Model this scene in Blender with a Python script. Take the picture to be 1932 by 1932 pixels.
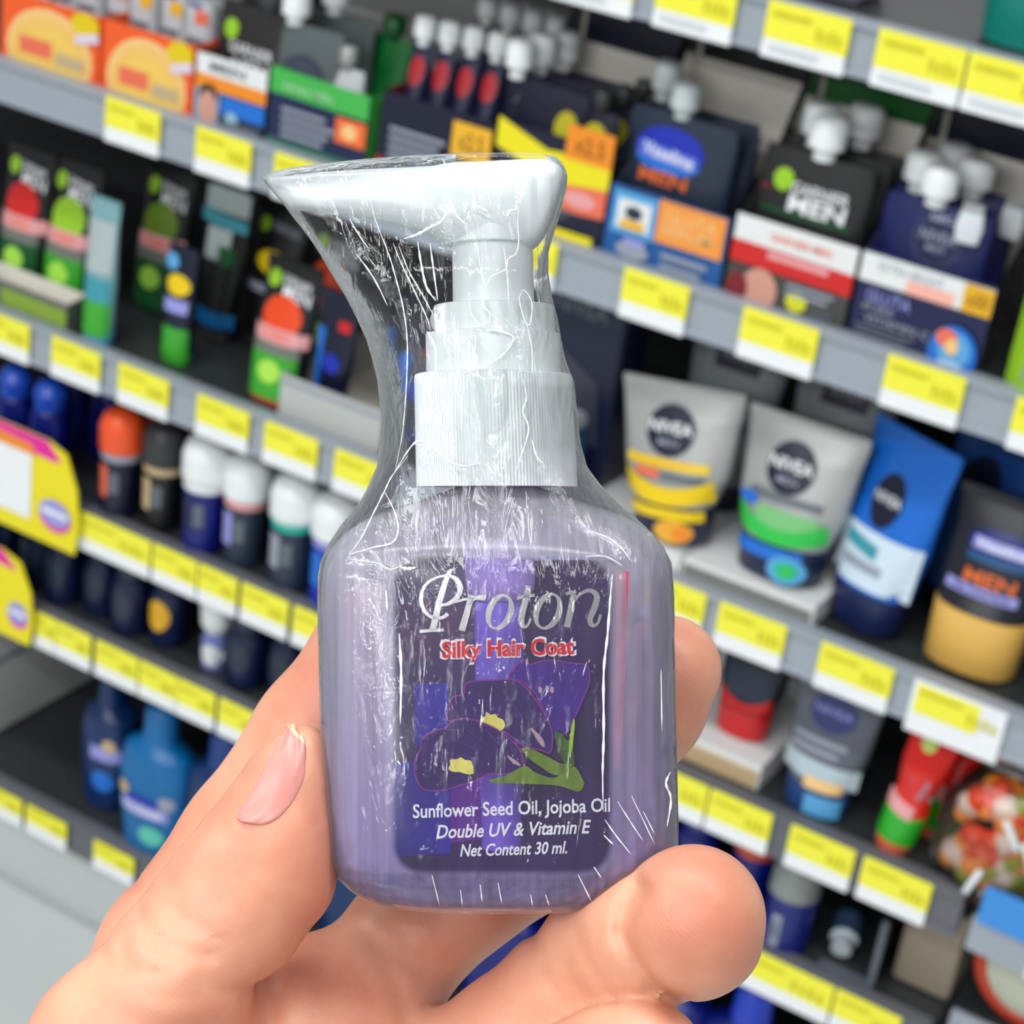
import bpy, math, random
import numpy as np
from mathutils import Matrix, Vector, Euler
random.seed(7)
SC = bpy.context.scene
for o in list(bpy.data.objects): bpy.data.objects.remove(o)
COL = SC.collection

# ------------------------------------------------------------------ camera
VIEW = Matrix(((0.844421, -0.334062, 0.418756), (0.519433, 0.319557, -0.79251), (0.130931, 0.886727, 0.443364)))
cam_d = bpy.data.cameras.new('camera')
cam = bpy.data.objects.new('camera', cam_d); COL.objects.link(cam)
cam.matrix_world = Matrix.Translation((0, 0, 1.6)) @ VIEW.to_4x4()
cam_d.sensor_width = 36.0; cam_d.sensor_height = 36.0; cam_d.sensor_fit = 'HORIZONTAL'
cam_d.lens = 4000 / 1932 * 36
cam_d.clip_start = 0.01; cam_d.clip_end = 50
cam_d.dof.use_dof = True; cam_d.dof.focus_distance = 0.238; cam_d.dof.aperture_fstop = 60
SC.camera = cam
# ------------------------------------------------------------------ world, lights, exposure
W = bpy.data.worlds.new('shop_air'); SC.world = W; W.use_nodes = True
bg = W.node_tree.nodes['Background']; bg.inputs[0].default_value = (0.93, 0.97, 1.0, 1); bg.inputs[1].default_value = 0.38
def area(name, loc, sx, sy, power, col=(0.97, 0.99, 1.0), rot=(0, 0, 0)):
    l = bpy.data.lights.new(name, 'AREA'); l.shape = 'RECTANGLE'; l.size = sx; l.size_y = sy; l.energy = power; l.color = col
    o = bpy.data.objects.new(name, l); COL.objects.link(o); o.location = loc; o.rotation_euler = rot
    return o
area('ceiling_lamp_aisle', (-0.9, 0.35, 2.95), 3.6, 0.22, 36)
area('ceiling_lamp_behind', (-0.6, -1.1, 2.95), 3.6, 0.22, 44)
area('ceiling_lamp_next_aisle', (-0.6, -2.6, 2.95), 3.6, 0.22, 70)
area('added_fill_lamp_far', (-0.6, -4.4, 2.95), 3.6, 0.22, 150)  # unseen row added to brighten the shelf backs and flatten light on the hand
SC.view_settings.view_transform = 'Standard'; SC.view_settings.look = 'None'
SC.view_settings.exposure = 0.0; SC.view_settings.gamma = 1.0; SC.view_settings.use_curve_mapping = False
SC.cycles.transparent_max_bounces = 24; SC.cycles.max_bounces = 10

# ------------------------------------------------------------------ materials
def lin(r, g, b):
    f = lambda v: (v / 255 / 12.92) if v <= 10 else (((v / 255) + 0.055) / 1.055) ** 2.4
    return (f(r), f(g), f(b), 1.0)
MC = {}
def mat(name, rgb, rough=0.4, metal=0.0, var=0.05, scale=120.0, coat=0.0, spec=0.5):
    if name in MC: return MC[name]
    m = bpy.data.materials.new(name); m.use_nodes = True; nt = m.node_tree; p = nt.nodes['Principled BSDF']
    c = lin(*rgb)
    tc = nt.nodes.new('ShaderNodeTexCoord'); nz = nt.nodes.new('ShaderNodeTexNoise'); nz.inputs['Scale'].default_value = scale
    mx = nt.nodes.new('ShaderNodeMix'); mx.data_type = 'RGBA'
    mx.inputs[6].default_value = tuple(v * (1 - var) for v in c[:3]) + (1,)
    mx.inputs[7].default_value = tuple(min(1, v * (1 + var)) for v in c[:3]) + (1,)
    nt.links.new(tc.outputs['Object'], nz.inputs['Vector']); nt.links.new(nz.outputs['Fac'], mx.inputs[0])
    nt.links.new(mx.outputs[2], p.inputs['Base Color'])
    p.inputs['Roughness'].default_value = rough; p.inputs['Metallic'].default_value = metal
    p.inputs['Coat Weight'].default_value = coat; p.inputs['Specular IOR Level'].default_value = spec
    MC[name] = m; return m
white = mat('white_plastic', (232, 236, 236), 0.35)
pure = mat('white_print', (236, 238, 240), 0.45)
paper = mat('white_card', (226, 228, 226), 0.6)
cream = mat('cream_card', (236, 229, 216), 0.65)
black = mat('black_plastic', (16, 19, 19), 0.35)
char = mat('charcoal_plastic', (46, 48, 50), 0.4)
navy = mat('navy_print', (18, 26, 70), 0.35)
dnavy = mat('dark_navy_print', (12, 18, 44), 0.35)
slate = mat('slate_print', (36, 48, 66), 0.35)
royal = mat('royal_blue_print', (24, 44, 170), 0.35)
blue = mat('blue_print', (24, 110, 205), 0.35)
sky = mat('light_blue_print', (90, 165, 215), 0.35)
deep = mat('deep_blue_plastic', (12, 24, 110), 0.3)
teal = mat('teal_print', (60, 150, 165), 0.35)
aqua = mat('aqua_print', (30, 180, 160), 0.35)
petrol = mat('petrol_blue_plastic', (6, 100, 160), 0.3)
lime = mat('lime_print', (150, 200, 40), 0.35)
green = mat('green_print', (60, 165, 45), 0.35)
dgreen = mat('dark_green_print', (14, 84, 40), 0.4)
emer = mat('emerald_print', (45, 190, 75), 0.35)
red = mat('red_print', (205, 30, 28), 0.35)
dred = mat('dark_red_print', (120, 24, 34), 0.4)
verm = mat('vermilion_print', (232, 72, 20), 0.35)
orange = mat('orange_print', (238, 140, 30), 0.4)
peach = mat('peach_print', (240, 196, 130), 0.45)
amber = mat('amber_print', (236, 178, 40), 0.4)
coral = mat('coral_print', (232, 110, 80), 0.4)
pink = mat('pale_pink_print', (228, 160, 160), 0.4)
magenta = mat('magenta_print', (226, 30, 150), 0.45)
yellow = mat('yellow_print', (236, 220, 20), 0.45)
tagyel = mat('tag_yellow', (242, 236, 62), 0.5)
tagink = mat('tag_ink', (205, 196, 24), 0.5)
tagink2 = mat('tag_grey_ink', (205, 212, 216), 0.5)
gold = mat('golden_print', (236, 200, 10), 0.35)
silver = mat('silver_plastic', (172, 174, 172), 0.32, 0.25)
steel = mat('grey_ink', (150, 156, 170), 0.45)
dsteel = mat('dim_grey_ink', (96, 104, 112), 0.45)
lav = mat('lavender_ink', (150, 150, 215), 0.45)
brown = mat('dark_brown_print', (36, 32, 32), 0.4)
purple = mat('violet_print', (66, 30, 130), 0.4)
tan = mat('tan_print', (196, 170, 130), 0.5)
skinp = mat('printed_skin_tone', (206, 150, 130), 0.5)
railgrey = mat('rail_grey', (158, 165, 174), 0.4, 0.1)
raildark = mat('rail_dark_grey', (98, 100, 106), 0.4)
deckm = mat('deck_grey', (50, 54, 56), 0.35)
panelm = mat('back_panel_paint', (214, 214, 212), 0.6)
shade = mat('shaded_back_panel', (24, 27, 28), 0.6)  # near-black paint for the shade on the back panel below the second shelf
floorm = mat('floor_tile', (206, 212, 210), 0.25, var=0.03, scale=8)
clearm = bpy.data.materials.new('clear_acrylic'); clearm.use_nodes = True
def _clear():
    nt = clearm.node_tree; nt.nodes.clear()
    o = nt.nodes.new('ShaderNodeOutputMaterial'); t = nt.nodes.new('ShaderNodeBsdfTransparent'); g = nt.nodes.new('ShaderNodeBsdfGlossy')
    t.inputs[0].default_value = (0.96, 0.975, 0.97, 1); g.inputs['Roughness'].default_value = 0.12
    lw = nt.nodes.new('ShaderNodeFresnel'); m = nt.nodes.new('ShaderNodeMixShader'); nz = nt.nodes.new('ShaderNodeTexNoise'); nz.inputs['Scale'].default_value = 30
    ad = nt.nodes.new('ShaderNodeMath'); ad.operation = 'MULTIPLY'; mm = nt.nodes.new('ShaderNodeMath'); mm.operation = 'ADD'; mm.inputs[1].default_value = 0.5
    nt.links.new(nz.outputs[0], mm.inputs[0]); nt.links.new(lw.outputs[0], ad.inputs[0]); nt.links.new(mm.outputs[0], ad.inputs[1])
    nt.links.new(ad.outputs[0], m.inputs[0]); nt.links.new(t.outputs[0], m.inputs[1]); nt.links.new(g.outputs[0], m.inputs[2]); nt.links.new(m.outputs[0], o.inputs[0])
_clear()

# ------------------------------------------------------------------ mesh helpers
def obj(name, verts, faces, m, parent=None, smooth=True, mats=None, fm=None, loc=(0, 0, 0)):
    me = bpy.data.meshes.new(name)
    me.from_pydata([tuple(v) for v in verts], [], [tuple(f) for f in faces])
    for mm in (mats or [m]): me.materials.append(mm)
    if fm is not None: me.polygons.foreach_set('material_index', list(fm))
    if smooth: me.polygons.foreach_set('use_smooth', [True] * len(me.polygons))
    me.update()
    o = bpy.data.objects.new(name, me); COL.objects.link(o); o.location = loc
    if parent: o.parent = parent
    return o
def sharp(o, deg=35):
    o.data.set_sharp_from_angle(angle=math.radians(deg)); return o
def tag(o, label=None, cat=None, group=None, kind=None):
    if label: o['label'] = label
    if cat: o['category'] = cat
    if group: o['group'] = group
    if kind: o['kind'] = kind
    return o
def thing(name, label, cat, loc, rz=0.0, group=None, rx=0.0, ry=0.0):
    o = bpy.data.objects.new(name, None); COL.objects.link(o); o.location = loc; o.rotation_euler = (rx, ry, rz)
    o.empty_display_size = 0.01
    return tag(o, label, cat, group)
def box(name, x0, x1, y0, y1, z0, z1, m, parent=None, bev=0.0):
    b = min(bev, (x1 - x0) / 2.2, (y1 - y0) / 2.2, (z1 - z0) / 2.2)
    if b <= 0:
        v = [(x, y, z) for z in (z0, z1) for y in (y0, y1) for x in (x0, x1)]
        f = [(0, 2, 3, 1), (4, 5, 7, 6), (0, 1, 5, 4), (2, 6, 7, 3), (0, 4, 6, 2), (1, 3, 7, 5)]
        return obj(name, v, f, m, parent, False)
    import bmesh
    bm = bmesh.new(); bmesh.ops.create_cube(bm, size=1)
    for v in bm.verts:
        v.co = Vector(((x0 + x1) / 2 + v.co.x * (x1 - x0), (y0 + y1) / 2 + v.co.y * (y1 - y0), (z0 + z1) / 2 + v.co.z * (z1 - z0)))
    bmesh.ops.bevel(bm, geom=list(bm.edges), offset=b, segments=2, affect='EDGES')
    me = bpy.data.meshes.new(name); bm.to_mesh(me); bm.free(); me.materials.append(m)
    o = bpy.data.objects.new(name, me); COL.objects.link(o)
    if parent: o.parent = parent
    return o
def loft(name, secs, m, parent=None, n=24, bands=None, mats=None, caps=True):
    """secs: (z, half_width, half_depth, exponent, y_offset)"""
    V, F, FM = [], [], []
    for s in secs:
        z, a, b = s[0], s[1], s[2]; e = s[3] if len(s) > 3 else 2.0; yo = s[4] if len(s) > 4 else 0.0
        for i in range(n):
            t = 2 * math.pi * i / n; c, sn = math.cos(t), math.sin(t)
            V.append((a * math.copysign(abs(c) ** (2 / e), c), yo + b * math.copysign(abs(sn) ** (2 / e), sn), z))
    for k in range(len(secs) - 1):
        zm = (secs[k][0] + secs[k + 1][0]) / 2; mi = 0
        if bands:
            for j, zt in enumerate(bands):
                if zm > zt: mi = j + 1
        for i in range(n):
            F.append((k * n + i, k * n + (i + 1) % n, (k + 1) * n + (i + 1) % n, (k + 1) * n + i)); FM.append(mi)
    if caps:
        F.append(tuple(range(n - 1, -1, -1))); FM.append(FM[0])
        F.append(tuple((len(secs) - 1) * n + i for i in range(n))); FM.append(FM[-2])
    return sharp(obj(name, V, F, m, parent, True, mats, FM if bands else None), 50)
def dense(keys, step, bands=()):
    """linear resampling of loft keys so that colour bands have rings to sit on"""
    keys = [tuple(k) + (2.0,) * (4 - len(k)) + (0.0,) if len(k) < 5 else tuple(k) for k in keys]
    zs = set(k[0] for k in keys) | set(bands); z = keys[0][0]
    while z < keys[-1][0]: zs.add(round(z, 5)); z += step
    out = []
    for z in sorted(zs):
        for a, b in zip(keys, keys[1:]):
            if a[0] <= z <= b[0]:
                t = (z - a[0]) / max(1e-9, b[0] - a[0]); out.append((z,) + tuple(a[i] + (b[i] - a[i]) * t for i in range(1, 5))); break
    return out
TX = {}
def text_mesh(s, bold=0.0, shear=0.0):
    k = (s, bold, shear)
    if k in TX: return TX[k]
    cu = bpy.data.curves.new('txt', 'FONT'); cu.body = s; cu.size = 1; cu.align_x = 'CENTER'; cu.resolution_u = 3; cu.offset = bold; cu.shear = shear
    ob = bpy.data.objects.new('txt', cu); COL.objects.link(ob)
    bpy.context.view_layer.update()
    me = bpy.data.meshes.new_from_object(ob.evaluated_get(bpy.context.evaluated_depsgraph_get()))
    v = np.array([tuple(p.co)[:2] for p in me.vertices]); f = [tuple(p.vertices) for p in me.polygons]
    bpy.data.objects.remove(ob); bpy.data.curves.remove(cu); bpy.data.meshes.remove(me)
    lo, hi = v.min(0), v.max(0)
    v = (v - (lo + hi) / 2) / (hi - lo)
    TX[k] = (v, f, (hi - lo)); return TX[k]

# printed details that lie on a front surface y = yf(x, z)
class Print:
    def __init__(s, parent, yf, w, h, x0=0.0, z0=0.0, rot=0.0):
        s.p, s.yf, s.w, s.h, s.x0, s.z0, s.k = parent, yf, w, h, x0, z0, 0
    def put(s, name, uv, faces, m):
        s.k += 1; e = 0.0004 + 0.00025 * s.k
        V = []
        for u, v in uv:
            x, z = s.x0 + u * s.w, s.z0 + v * s.h
            V.append((x, s.yf(x, z) - e, z))
        return obj(name, V, faces, m, s.p, False)
    def rect(s, u0, v0, u1, v1, m, name='printed_band', nx=8, nz=3, sk=0.0, rnd=0.0):
        uv = [(u0 + (u1 - u0) * i / nx, v0 + (v1 - v0) * j / nz + sk * i / nx) for j in range(nz + 1) for i in range(nx + 1)]
        f = [(j * (nx + 1) + i, j * (nx + 1) + i + 1, (j + 1) * (nx + 1) + i + 1, (j + 1) * (nx + 1) + i) for j in range(nz) for i in range(nx)]
        return s.put(name, uv, f, m)
    def ell(s, cu, cv, ru, rv, m, name='printed_disc', vmin=None):
        uv = [(cu, cv)]; n = 20
        for r in (0.5, 1.0):
            for i in range(n):
                t = 2 * math.pi * i / n; v = cv + rv * r * math.sin(t)
                if vmin is not None: v = max(v, vmin)
                uv.append((cu + ru * r * math.cos(t), v))
        f = [(0, 1 + i, 1 + (i + 1) % n) for i in range(n)] + [(1 + i, 1 + n + i, 1 + n + (i + 1) % n, 1 + (i + 1) % n) for i in range(n)]
        return s.put(name, uv, f, m)
    def text(s, t, cu, cv, wu, hv, m, name='printed_text', bold=0.01, sk=0.0):
        v, f, d = text_mesh(t, bold)
        return s.put(name, [(cu + p[0] * wu, cv + p[1] * hv + sk * p[0]) for p in v], f, m)
    def band(s, u0, u1, lo_, hi_, m, name, n=14):
        uv = []
        for i in range(n + 1):
            t = i / n; a, b = lo_(2 * t - 1), hi_(2 * t - 1); uv += [(u0 + (u1 - u0) * t, a + (b - a) * k / 3) for k in range(4)]
        return s.put(name, uv, [(i * 4 + k, i * 4 + 4 + k, i * 4 + 5 + k, i * 4 + 1 + k) for i in range(n) for k in range(3)], m)
    def lines(s, u0, v0, u1, v1, n, m, name='small_print'):
        for i in range(n):
            h = (v1 - v0) / n; r = 0.75 + 0.25 * ((i * 37) % 11) / 11
            s.rect(u0, v0 + h * (i + 0.25), u0 + (u1 - u0) * r, v0 + h * (i + 0.75), m, name, 4, 1)

# ------------------------------------------------------------------ setting
tag(box('floor', -3.2, 1.6, -1.6, 2.1, -0.02, 0.0, floorm), kind='structure')
tag(box('wall_back', -3.2, 1.6, 2.02, 2.1, 0.0, 2.6, panelm), kind='structure')
XL, XR = -1.86, -0.315
RAILS = {'top': 1.217, 'second': 0.976, 'third': 0.716, 'fourth': 0.536, 'fifth': 0.395, 'bottom': 0.150}
DECK = {k: v + 0.038 for k, v in RAILS.items()}
SHELF_LABEL = {'top': 'topmost grey shelf board with large yellow price tags along its rail',
               'second': 'second grey shelf board from the top carrying the display cartons',
               'third': 'third shelf board from the top carrying the face wash tubes',
               'fourth': 'fourth shelf board from the top carrying roll-on deodorants and a grey tube',
               'fifth': 'fifth shelf board from the top carrying dark blue bottles and cans',
               'bottom': 'lowest dark shelf board carrying blue shampoo bottles'}
def shelf(key, x0, x1, rail):
    z = RAILS[key]
    t = thing('shelf_board', SHELF_LABEL[key], 'shelf', ((x0 + x1) / 2, 1.5, z), group='shelf boards of the store rack')
    h = (x1 - x0) / 2
    box('deck', -h, h, 0.012, 0.395, 0.012, 0.038, deckm, t)
    # price rail: a shallow channel with a lip above and below
    pr = [(0.0, 0.0), (-0.004, 0.001), (-0.004, 0.004), (0.0, 0.006), (0.0, 0.036), (-0.004, 0.038), (-0.004, 0.041), (0.002, 0.043), (0.013, 0.043), (0.013, 0.0)]
    V = [(x, y, zz) for x in (-h, h) for y, zz in pr]; n = len(pr)
    F = [(i, (i + 1) % n, n + (i + 1) % n, n + i) for i in range(n)] + [tuple(range(n - 1, -1, -1)), tuple(range(n, 2 * n))]
    obj('price_rail', V, F, rail, t, False)
    return t
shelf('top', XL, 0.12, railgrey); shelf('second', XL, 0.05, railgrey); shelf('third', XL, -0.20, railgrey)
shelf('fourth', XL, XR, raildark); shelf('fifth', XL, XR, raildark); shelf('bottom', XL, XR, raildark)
bp = thing('rack_back_panel', 'pale upright back panel standing behind the products on the rack', 'panel', (-0.7, 1.9, 0))
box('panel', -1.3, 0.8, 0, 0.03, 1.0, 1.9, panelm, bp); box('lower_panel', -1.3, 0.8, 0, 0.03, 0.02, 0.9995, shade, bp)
box('plinth', -1.16, 0.385, -0.33, -0.3, 0.0, 0.148, floorm, bp)
ep = thing('rack_end_panel', 'pale grey upright end panel at the left end of the lower shelves', 'panel', (-1.475, 1.5, 0.0))
box('panel', -0.012, 0.012, 0.02, 0.39, 0.1895, 0.405, panelm, ep, 0.002); box('groove_strip', 0.0121, 0.0135, 0.02, 0.4, 0.285, 0.293, steel, ep)
# neighbouring bay at the right
nb = thing('neighbour_shelf', 'grey shelf edge with a bright blue strip beyond the right end of the rack', 'shelf', (-0.15, 1.5, 0.528))
box('deck', -0.155, 0.2, 0.012, 0.39, 0.012, 0.035, deckm, nb); box('rail', -0.155, 0.2, 0.0, 0.0118, 0.0, 0.035, railgrey, nb, 0.002)
box('clear_strip', -0.10, 0.2, -0.006, -0.003, 0.003, 0.016, paper, nb)
b_ = box('blue_strip', -0.15, 0.2, -0.004, -0.0005, 0.034, 0.07, mat('blue_grid_card', (60, 140, 215), 0.5, scale=300), nb)
nb2 = thing('beige_box', 'plain beige box at the right end of the fifth shelf', 'box', (-0.343, 1.548, DECK['fifth'] + 0.001))
box('box_body', -0.026, 0.027, 0, 0.06, 0, 0.092, mat('beige_card', (150, 138, 120), 0.6), nb2, 0.002); box('lid_flap', -0.025, 0.026, -0.0012, -0.0001, 0.075, 0.091, mat('beige_flap', (160, 148, 130), 0.6), nb2)
nb3 = thing('neighbour_lower_shelf', 'low dark shelf under the red rimmed pack at the right edge', 'shelf', (-0.2, 1.53, 0.42)); box('deck', -0.105, 0.2, 0, 0.3, 0, 0.025, deckm, nb3); box('rail', -0.105, 0.2, -0.006, -0.0002, 0, 0.027, railgrey, nb3, 0.001)

# ------------------------------------------------------------------ price tags
TAGS = {'top': [(-0.826, -0.75), (-0.731, -0.662), (-0.636, -0.567), (-0.545, -0.475), (-0.473, -0.402)],
 'second': [(-1.278, -1.212), (-1.17, -1.106), (-1.08, -1.02), (-0.848, -0.783), (-0.719, -0.658), (-0.609, -0.542), (-0.483, -0.418), (-0.377, -0.312)],
 'third': [(-1.432, -1.363), (-1.333, -1.269), (-1.246, -1.182), (-1.147, -1.084), (-1.065, -1.003), (-0.983, -0.918), (-0.653, -0.592), (-0.579, -0.516), (-0.484, -0.418), (-0.4, -0.32)],
 'fourth': [(-1.294, -1.192), (-1.189, -1.132), (-1.13, -1.081), (-1.076, -1.018), (-1.012, -0.956), (-0.62, -0.555), (-0.553, -0.492), (-0.474, -0.413), (-0.405, -0.342)],
 'fifth': [(-1.342, -1.313), (-1.312, -1.263), (-1.257, -1.199), (-1.197, -1.147), (-1.146, -1.097), (-1.092, -1.042), (-0.505, -0.402), (-0.4, -0.338)],
 'bottom': [(-1.41, -1.351), (-1.345, -1.285), (-1.245, -1.188)]}
ORD = ['first', 'second', 'third', 'fourth', 'fifth', 'sixth', 'seventh', 'eighth', 'ninth', 'last']
RN = {'top': 'topmost shelf rail', 'second': 'rail under the display cartons', 'third': 'rail under the face wash tubes',
      'fourth': 'rail under the roll-on deodorants', 'fifth': 'fifth shelf rail from the top', 'bottom': 'lowest shelf rail'}
for key, lst in TAGS.items():
    for i, (x0, x1) in enumerate(lst):
        z = RAILS[key]; w = x1 - x0; big = key == 'third' and i == 9
        t = thing('price_tag', '%s price tag, %s from left on the %s' % ('wide white' if big else 'yellow', ORD[i], RN[key]), 'price tag',
                  ((x0 + x1) / 2, 1.4955, z), group='price tags along the shelf rails', rz=random.uniform(-.01, .01))
        hh = 0.042 if key != 'bottom' else 0.036; ys = 0.0135
        box('white_strip', -w / 2, w / 2, -0.0012, 0.0012, -0.001 if not big else -0.006, ys, pure, t, 0.0006)
        if big:
            box('white_margin', -w / 2, w / 2, -0.0006, 0.0012, ys, hh, pure, t); box('yellow_panel', -w / 2 + 0.004, w / 2 - 0.022, -0.0016, -0.0007, ys, hh - 0.003, tagyel, t)
        else: box('yellow_panel', -w / 2, w / 2, -0.0012, 0.0012, ys, hh, tagyel, t, 0.0006)
        P = Print(t, lambda x, zz: -0.0016, w, hh)
        u = 0.12
        for k in range(4):   # faded price figures, unreadable
            P.rect(u + k * 0.085, ys / hh + 0.16, u + k * 0.085 + 0.045, ys / hh + 0.40 - 0.05 * (k % 2), tagink, 'faded_price', 1, 1)
        P.lines(-0.42, ys / hh + 0.42, 0.2, ys / hh + 0.55, 1, tagink, 'faded_print')
        if key == 'top': P.lines(-0.4, 0.12, 0.4, 0.28, 1, tagink2, 'barcode_print')
# promotional signs clipped to the rails at the left
def promo(label, x0, x1, z0, z1, ybase, number):
    t = thing('promotion_sign', label, 'sign', ((x0 + x1) / 2, ybase, z0), group='yellow promotion signs')
    w, h = x1 - x0, z1 - z0
    out = [(-w / 2, 0), (w / 2 - 0.004, 0), (w / 2, 0.3 * h), (w / 2 - 0.004, 0.62 * h), (w / 2 - 0.02, 0.93 * h), (w / 2 - 0.045, h), (-w / 2, h)]
    n = len(out)
    V = [(x, y, z) for y in (-0.001, 0.001) for x, z in out]
    obj('board', V, [tuple(range(n)), tuple(range(2 * n - 1, n - 1, -1))] + [(i, n + i, n + (i + 1) % n, (i + 1) % n) for i in range(n)], yellow, t, False)
    P = Print(t, lambda x, z: -0.001, w, h, 0, 0)
    P.put('pink_top_band', [(-0.5, 0.88), (0.28, 0.82), (0.5 - 0.025 / w, 0.84), (0.5 - 0.045 / w, 1.0), (-0.5, 1.0)], [(0, 1, 2, 3, 4)], magenta)
    if number:
        P.put('orange_wedge', [(-0.5, 0.8), (0.16, 0.8), (0.12, 0.9), (-0.5, 0.95)], [(0, 1, 2, 3)], orange)
        P.rect(-0.5, 0.17, 0.12, 0.8, pure, 'white_price_panel'); P.text('1', -0.28, 0.62, 0.06, 0.3, navy, 'price_figure', 0.02)
    P.ell(0.32, 0.3, 0.13, 0.15, magenta, 'logo_ring'); P.ell(0.32, 0.33, 0.125, 0.13, lav, 'logo_disc'); P.rect(0.22, 0.31, 0.42, 0.36, pure, 'logo_print')
promo('yellow promotion sign with pink top and white price panel at left edge', -1.45, -1.279, 0.531, 0.648, 1.486, True)
promo('smaller yellow promotion sign with pink top, below the bigger one', -1.45, -1.336, 0.398, 0.5, 1.486, False)

# ------------------------------------------------------------------ product builders
def dist_z(keys, z):
    for a, b in zip(keys, keys[1:]):
        if a[0] <= z <= b[0]:
            t = (z - a[0]) / max(1e-9, b[0] - a[0]); return [a[i] + (b[i] - a[i]) * t for i in range(1, len(a))]
    return list(keys[-1][1:] if z > keys[-1][0] else keys[0][1:])
def front(keys):
    def yf(x, z):
        a, b, e, yo = dist_z(keys, z)
        q = min(0.98, abs(x) / max(a, 1e-6)); return yo - b * (1 - q ** e) ** (1 / e)
    return yf
def carton(label, x0, x1, hf, hb, fm, decor, y=1.512, depth=0.2, side=None, back=None, zd=None, group='open display cartons on the second shelf', header=None):
    z = (DECK['second'] if zd is None else zd) + 0.0005; w = x1 - x0 - 0.002
    t = thing('display_carton', label, 'display box', ((x0 + x1) / 2, y, z), group=group)
    h = w / 2
    box('front_panel', -h, h, 0, 0.0018, 0, hf, fm, t)
    for sx in (-1, 1):
        q = [(0.0019, 0.002), (depth - 0.0021, 0.002), (depth - 0.0021, hb), (depth * 0.55, hf + (hb - hf) * 0.35), (0.0019, hf)]
        xs = (sx * h, sx * (h - 0.0012)); n = len(q)
        V = [(x, yy, zz) for x in xs for yy, zz in q]
        obj('side_panel', V, [tuple(range(n)), tuple(range(2 * n - 1, n - 1, -1))] + [(i, n + i, n + (i + 1) % n, (i + 1) % n) for i in range(n)], side or clearm, t, False)
    box('back_panel', -h, h, depth - 0.002, depth, 0, hb, back or cream, t)
    box('base', -h + 0.0013, h - 0.0013, 0.0019, depth - 0.0021, 0, 0.002, back or cream, t)
    if header: box('header_card', -h + 0.004, h - 0.004, depth - 0.0035, depth - 0.0021, hb - header[1], hb - header[2], header[0], t, 0.0)
    decor(Print(t, lambda x, z: 0.0, w, hf))
    return t
def pouch(label, x, y, z, w, h, m, decor=None, cap=white, capx=0.0, capr=0.011, caph=0.022, group=None, rz=0.0, d=0.015, lean=0.0, name='spout_pouch'):
    t = thing(name, label, 'pouch', (x, y, z), rz, group, rx=-lean)
    k = [(0, w / 2 * 0.96, d, 2.6, 0), (h * 0.12, w / 2, d, 2.6, 0), (h * 0.55, w / 2, d * 0.75, 2.4, 0), (h * 0.9, w / 2 * 0.98, 0.004, 2.2, 0), (h, w / 2 * 0.93, 0.0015, 2, 0)]
    loft('pouch_body', dense(k, h / 10), m, t, 28)
    c = [(0, capr * 0.6, capr * 0.6), (caph * 0.28, capr * 0.6, capr * 0.6), (caph * 0.3, capr, capr), (caph * 0.85, capr, capr), (caph * 0.97, capr * 0.8, capr * 0.8), (caph, capr * 0.4, capr * 0.4)]
    o = loft('spout_cap', c, cap, t, 18); o.location = (capx * w, 0, h - 0.002)
    if decor: decor(Print(t, front(k), w, h))
    return t
def tube(label, x, y, z, w, h, body, bands=(), mats=None, decor=None, cap=dnavy, caph=0.14, capw=0.62, rz=0.0, lean=0.0, roll=0.0, group=None, capdecor=None, crimp=None):
    t = thing('squeeze_tube', label, 'tube', (x, y, z), rz, group, rx=-lean, ry=roll)
    a = capw * w / 2; hc = caph * h
    loft('cap', [(0, a * 0.9, a * 0.62, 2.4), (0.002, a * 0.96, a * 0.66, 2.4), (hc - 0.001, a, a * 0.72, 2.4)], cap, t, 28)
    k = [(hc, a * 0.98, a * 0.72, 2.3, 0), (h * 0.45, (a + w / 2) / 2 * 1.03, a * 0.6, 2.2, 0), (h * 0.8, w / 2 * 0.95, a * 0.27, 2.1, 0), (h * 0.955, w / 2, 0.0022, 2, 0), (h, w / 2, 0.0018, 2.6, 0)]
    bz = [b * h for b in bands]
    loft('tube_body', dense(k, h / 14, [q - 1e-5 for q in bz] + [q + 1e-5 for q in bz]), body, t, 32, bz if bands else None, mats)
    box('crimp_seal', -w / 2 + 0.0004, w / 2 - 0.0004, -0.0022, 0.0022, h * 0.955, h * 1.0 + 0.0005, crimp or (mats[-1] if mats else body), t, 0.0005)
    if decor: decor(Print(t, front(k), w, h))
    if capdecor: capdecor(Print(t, lambda xx, zz: -a * 0.74 * (max(0.04, 1 - (abs(xx) / (a * 1.02)) ** 2.4)) ** (1 / 2.4), w, h))
    return t
def bottle(label, x, y, z, keys, mats_parts, decor=None, rz=0.0, cat='bottle', name='bottle', group=None, lean=0.0, roll=0.0):
    """mats_parts: list of (part name, z0, z1, material); keys in metres"""
    t = thing(name, label, cat, (x, y, z), rz, group, rx=-lean, ry=roll)
    K = dense(keys, 0.006, [p[1] for p in mats_parts] + [p[2] for p in mats_parts])
    for nm, a, b, m in mats_parts:
        loft(nm, [k for k in K if a - 1e-6 <= k[0] <= b + 1e-6], m, t, 28)
    if decor:
        kk = [tuple(k) + (2.0,) * (4 - len(k)) + (0.0,) if len(k) < 5 else tuple(k) for k in keys]
        decor(Print(t, front(kk), 2 * max(k[1] for k in keys), keys[-1][0]))
    return t

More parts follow.
